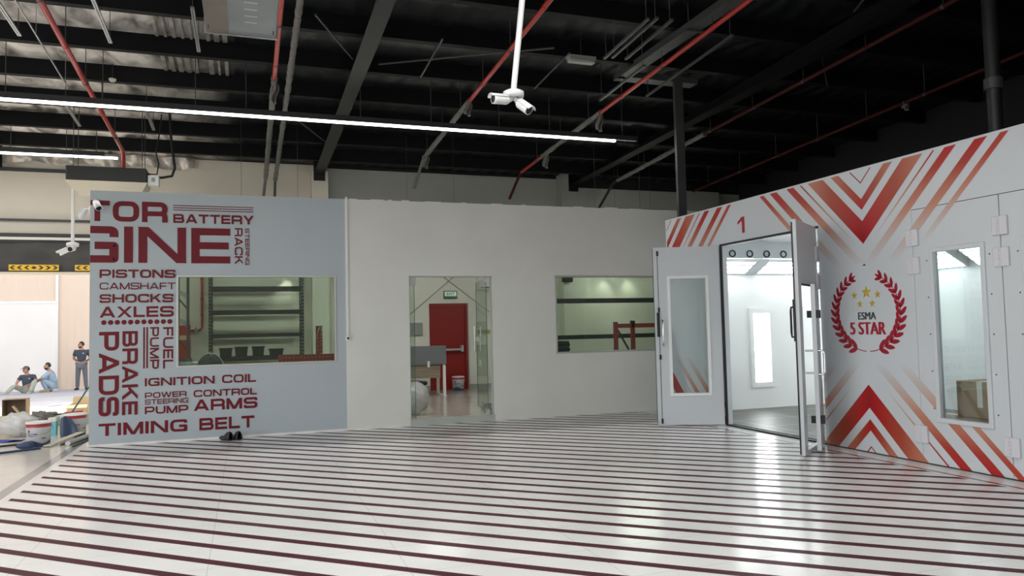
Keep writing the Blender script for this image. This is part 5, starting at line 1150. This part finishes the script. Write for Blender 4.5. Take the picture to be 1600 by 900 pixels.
# ================================================================== PEOPLE IN THE YARD
def skin_mesh(V, E, R, root=0, sub=2):
    me = bpy.data.meshes.new('t'); me.from_pydata(V, E, []); o = bpy.data.objects.new('t', me); COL.objects.link(o)
    md_ = o.modifiers.new('s', 'SKIN'); md_.use_smooth_shade = True
    for i, r_ in enumerate(R):
        sv = me.skin_vertices[0].data[i]; sv.radius = (r_, r_) if not isinstance(r_, tuple) else r_; sv.use_root = (i == root)
    s_ = o.modifiers.new('u', 'SUBSURF'); s_.levels = sub; s_.render_levels = sub
    bpy.context.view_layer.update()
    ev = bpy.data.meshes.new_from_object(o.evaluated_get(bpy.context.evaluated_depsgraph_get()))
    vs = [v.co.copy() for v in ev.vertices]; fs = [tuple(p.vertices) for p in ev.polygons]
    bpy.data.objects.remove(o); bpy.data.meshes.remove(ev); bpy.data.meshes.remove(me); return vs, fs
def person(label, loc, J, look, cols, cap=False, scale=1.0):
    t = thing('person', label, 'person', loc); M_ = Matrix.Translation(Vector(loc)) @ Matrix.Scale(scale, 4)
    J = {k: Vector(v) for k, v in J.items()}
    def build(vs, fs, nm, m_, smooth=True, parent=t): return MB().add([M_ @ v for v in vs], fs, smooth).build(nm, MW[m_], parent)
    names = ['pel', 'sp', 'ch', 'nk', 'hd', 'hl', 'kl', 'al', 'tl', 'hr', 'kr', 'ar', 'tr', 'sl', 'el', 'wl', 'sr', 'er', 'wr']
    rad = dict(pel=.115, sp=.11, ch=.125, nk=.055, hd=.06, hl=.085, kl=.058, al=.042, tl=.035, hr=.085, kr=.058, ar=.042, tr=.035, sl=.058, el=.042, wl=.028, sr=.058, er=.042, wr=.028)
    ed = [('pel', 'sp'), ('sp', 'ch'), ('ch', 'nk'), ('nk', 'hd'), ('pel', 'hl'), ('hl', 'kl'), ('kl', 'al'), ('al', 'tl'), ('pel', 'hr'), ('hr', 'kr'), ('kr', 'ar'), ('ar', 'tr'), ('ch', 'sl'), ('sl', 'el'), ('el', 'wl'), ('ch', 'sr'), ('sr', 'er'), ('er', 'wr')]
    ix = {n: i for i, n in enumerate(names)}
    vs, fs = skin_mesh([J[n] for n in names], [(ix[a], ix[b]) for a, b in ed], [rad[n] for n in names])
    body = MB().add([M_ @ v for v in vs], fs, True)
    hd = J['hd'] + Vector((0, 0, .045)); lk = Vector((*look, 0)).normalized(); sd_ = Vector((-lk.y, lk.x, 0))
    def head_fn(v):
        f_ = v.dot(lk); k = 1 - .28 * max(0, -v.z / .115) * (.4 if f_ > 0 else 1)
        w = Vector((v.x * k, v.y * k, v.z)); return w + lk * (.018 if v.z < -.03 and f_ > 0 else 0)
    body.ball(M_ @ hd, .092 * scale, 18, 14, (.92, .92, 1.25), lambda v: head_fn(v))
    nose = hd + lk * .098 - Vector((0, 0, .012)); body.ball(M_ @ nose, .02 * scale, 8, 6, (.8, .8, 1.3))
    for s in (-1, 1): body.ball(M_ @ (hd + sd_ * s * .088 - Vector((0, 0, .005))), .024 * scale, 8, 6, (.6, .6, 1.2))
    for w_, e_ in (('wl', 'el'), ('wr', 'er')):                # palm, four unequal fingers, thumb
        d = (J[w_] - J[e_]).normalized(); a = d.cross(Vector((0, 0, 1)));
        if a.length < .1: a = Vector((1, 0, 0))
        a.normalize(); dn = a.cross(d).normalized(); p = J[w_]
        body.tube([M_ @ p, M_ @ (p + d * .05), M_ @ (p + d * .09)], [.026 * scale, .036 * scale, .030 * scale], 10)
        for k, l in enumerate((.062, .074, .068, .052)):
            b0 = p + d * .085 + a * (k - 1.5) * .019; body.tube([M_ @ b0, M_ @ (b0 + d * l * .5 - dn * .006), M_ @ (b0 + d * l * .9 - dn * .028)], [.009 * scale, .0085 * scale, .007 * scale], 7)
        b0 = p + d * .03 + a * .03; body.tube([M_ @ b0, M_ @ (b0 + d * .03 + a * .028), M_ @ (b0 + d * .065 + a * .030)], [.012 * scale, .010 * scale, .008 * scale], 7)
    bo = body.build('body', MW['skin'], t)
    for s in (-1, 1): MB().ball(M_ @ (hd + lk * .082 + sd_ * s * .034 + Vector((0, 0, .018))), .011 * scale, 8, 6).build('eye', MW['hair'], t)
    MB().ball(M_ @ (hd + lk * .094 - Vector((0, 0, .052))), .02 * scale, 8, 6, (1.0, 1.0, .35)).build('mouth', MW['pail_red'], t)
    # shirt
    sn_ = ['sp0', 'sp', 'ch', 'nk', 'sl', 'el', 'sr', 'er']; JS = dict(J); JS['sp0'] = J['pel'] * .75 + J['sp'] * .25; JS['nk'] = J['ch'] * .35 + J['nk'] * .65
    q = cols.get('sleeve', .75); JS['el'] = J['sl'] * (1 - q) + J['el'] * q; JS['er'] = J['sr'] * (1 - q) + J['er'] * q
    R_ = dict(sp0=.142, sp=.138, ch=.156, nk=.088, sl=.080, el=.064, sr=.080, er=.064); ii = {n: i for i, n in enumerate(sn_)}
    vs, fs = skin_mesh([JS[n] for n in sn_], [(ii[a], ii[b]) for a, b in (('sp0', 'sp'), ('sp', 'ch'), ('ch', 'nk'), ('ch', 'sl'), ('sl', 'el'), ('ch', 'sr'), ('sr', 'er'))], [R_[n] for n in sn_]); build(vs, fs, 'shirt', cols['shirt'])
    tn = ['pel', 'hl', 'kl', 'al', 'hr', 'kr', 'ar']; R_ = dict(pel=.138, hl=.108, kl=.078, al=.064, hr=.108, kr=.078, ar=.064); ii = {n: i for i, n in enumerate(tn)}
    vs, fs = skin_mesh([J[n] for n in tn], [(ii[a], ii[b]) for a, b in (('pel', 'hl'), ('hl', 'kl'), ('kl', 'al'), ('pel', 'hr'), ('hr', 'kr'), ('kr', 'ar'))], [R_[n] for n in tn]); build(vs, fs, 'trousers', cols['trousers'])
    for a_, b_ in (('al', 'tl'), ('ar', 'tr')):
        d = (J[b_] - J[a_]); h_ = Vector((d.x, d.y, 0)).normalized(); z0 = min(J[b_].z, J[a_].z)
        A = J[a_] - h_ * .07; B_ = J[b_] + h_ * .06; MB().tube([M_ @ Vector((A.x, A.y, .04)), M_ @ Vector((J[a_].x, J[a_].y, .05)), M_ @ Vector((B_.x * .6 + J[a_].x * .4, B_.y * .6 + J[a_].y * .4, .042)), M_ @ Vector((B_.x, B_.y, .03))], [.036 * scale, .050 * scale, .045 * scale, .026 * scale], 12).build('shoe', MW[cols['shoe']], t)
    def hair_fn(v): return head_fn(v) * 1.0 - lk * .012
    top = MB()
    hb = MB().ball(hd + Vector((0, 0, .012)) - lk * .012, .099, 18, 14, (.95, .95, 1.22), head_fn); keep = [f_ for f_ in hb.f if all((hb.v[i] - hd).z > (.045 if (hb.v[i] - hd).dot(lk) > .01 else -.03) for i in f_)]
    if keep: MB().add([M_ @ v for v in hb.v], keep, True).build('hair', MW['hair'], t)
    if cols.get('beard'):
        hb = MB().ball(hd, .098, 18, 14, (.95, .95, 1.27), head_fn); keep = [f_ for f_ in hb.f if all((hb.v[i] - hd).z < -.028 and (hb.v[i] - hd).dot(lk) > -.02 for i in f_)]
        if keep: MB().add([M_ @ v for v in hb.v], keep, True).build('beard', MW['hair'], t)
    if cap:
        c_ = MB().ball(hd + Vector((0, 0, .03)), .108, 18, 12, (1, 1, 1.0)); keep = [f_ for f_ in c_.f if all((c_.v[i] - hd).z > .04 for i in f_)]
        co = MB().add([M_ @ v for v in c_.v], keep, True).build('cap', MW['cap'], t)
        br = MB(); br.grid(lambda u, v: M_ @ (hd + Vector((0, 0, .055 - .012 * v)) + lk * (.08 + .10 * v * math.sin(u * PI) ** .5) + sd_ * (u - .5) * .17), 10, 5); br.build('cap_brim', MW['cap'], co, solid=.006)
    if cols.get('badge'): MB().ball(M_ @ (J['ch'] + Vector((.07, -.128, .0))), .022 * scale, 8, 6, (1.3, .4, .7)).build('shirt_badge', MW['paper'], t)
    return t
gz = lambda y: -.005 - .30 * (y - 18.55) / 12
person('person standing in dark polo shirt and grey trousers, hands behind back, looking aside', (-5.31, 29.0, gz(29.0) + .005),
       dict(pel=(0, 0, .90), sp=(0, 0, 1.08), ch=(0, 0, 1.29), nk=(0, .0, 1.44), hd=(-.015, -.01, 1.53), hl=(-.09, 0, .86), kl=(-.115, -.015, .47), al=(-.125, .01, .07), tl=(-.155, -.14, .03), hr=(.09, 0, .86), kr=(.125, -.01, .47), ar=(.15, .01, .07), tr=(.19, -.13, .03),
            sl=(-.19, .01, 1.36), el=(-.265, .06, 1.10), wl=(-.09, .17, .96), sr=(.19, .01, 1.36), er=(.265, .06, 1.10), wr=(.09, .18, .98)), (-.9, -.35), dict(shirt='navy_shirt', trousers='grey_trs', shoe='shoe', sleeve=.7, beard=True, badge=True), scale=.96)
person('person sitting on the ground in a cap, navy polo and pale trousers, legs forward', (-6.66, 28.0, gz(28.0) + .005),
       dict(pel=(0, 0, .12), sp=(0, .03, .28), ch=(0, .06, .49), nk=(-.01, .03, .64), hd=(-.03, .0, .73), hl=(-.10, -.03, .12), kl=(-.30, -.34, .27), al=(-.42, -.66, .07), tl=(-.50, -.78, .05), hr=(.10, -.03, .13), kr=(.30, -.30, .42), ar=(.20, -.50, .07), tr=(.18, -.64, .04),
            sl=(-.19, .05, .55), el=(-.29, -.10, .34), wl=(-.20, -.30, .27), sr=(.19, .05, .55), er=(.28, -.12, .36), wr=(.08, -.30, .28)), (-.85, -.5), dict(shirt='navy_shirt', trousers='olive_trs', shoe='olive_trs', sleeve=.6, badge=True), cap=True, scale=.96)
person('person squatting in pale blue long shirt, reaching an arm toward the seated one', (-6.05, 28.45, gz(28.45) + .005),
       dict(pel=(.02, 0, .22), sp=(.02, 0, .36), ch=(-.05, 0, .57), nk=(-.11, 0, .71), hd=(-.145, -.01, .79), hl=(0, -.10, .22), kl=(-.30, -.16, .45), al=(-.12, -.15, .07), tl=(-.28, -.18, .035), hr=(0, .10, .22), kr=(-.28, .15, .45), ar=(-.10, .15, .07), tr=(-.26, .18, .035),
            sl=(-.07, -.19, .62), el=(-.27, -.26, .44), wl=(-.50, -.24, .36), sr=(-.07, .19, .62), er=(-.30, .22, .47), wr=(-.48, .10, .32)), (-.95, -.3), dict(shirt='blue_shirt', trousers='blue_shirt', shoe='tan', sleeve=1.0, beard=True), scale=1.0)
t = thing('tarpaulin', 'heap of grey tarpaulin along the foot of the white yard wall', 'tarpaulin', (-9.05, 29.1, gz(29.1))); g = MB()
g.grid(lambda u, v: Vector((-10.3 + 2.5 * u, 28.6 + 1.0 * v, gz(28.6 + v) + .012 + .30 * math.sin(v * PI) ** .7 * math.sin(u * PI) ** .4 * (.75 + .25 * math.sin(14 * u + 3 * v) * math.cos(9 * v + 4 * u)))), 40, 14); g.build('tarpaulin_folds', MW['tarp'], t)
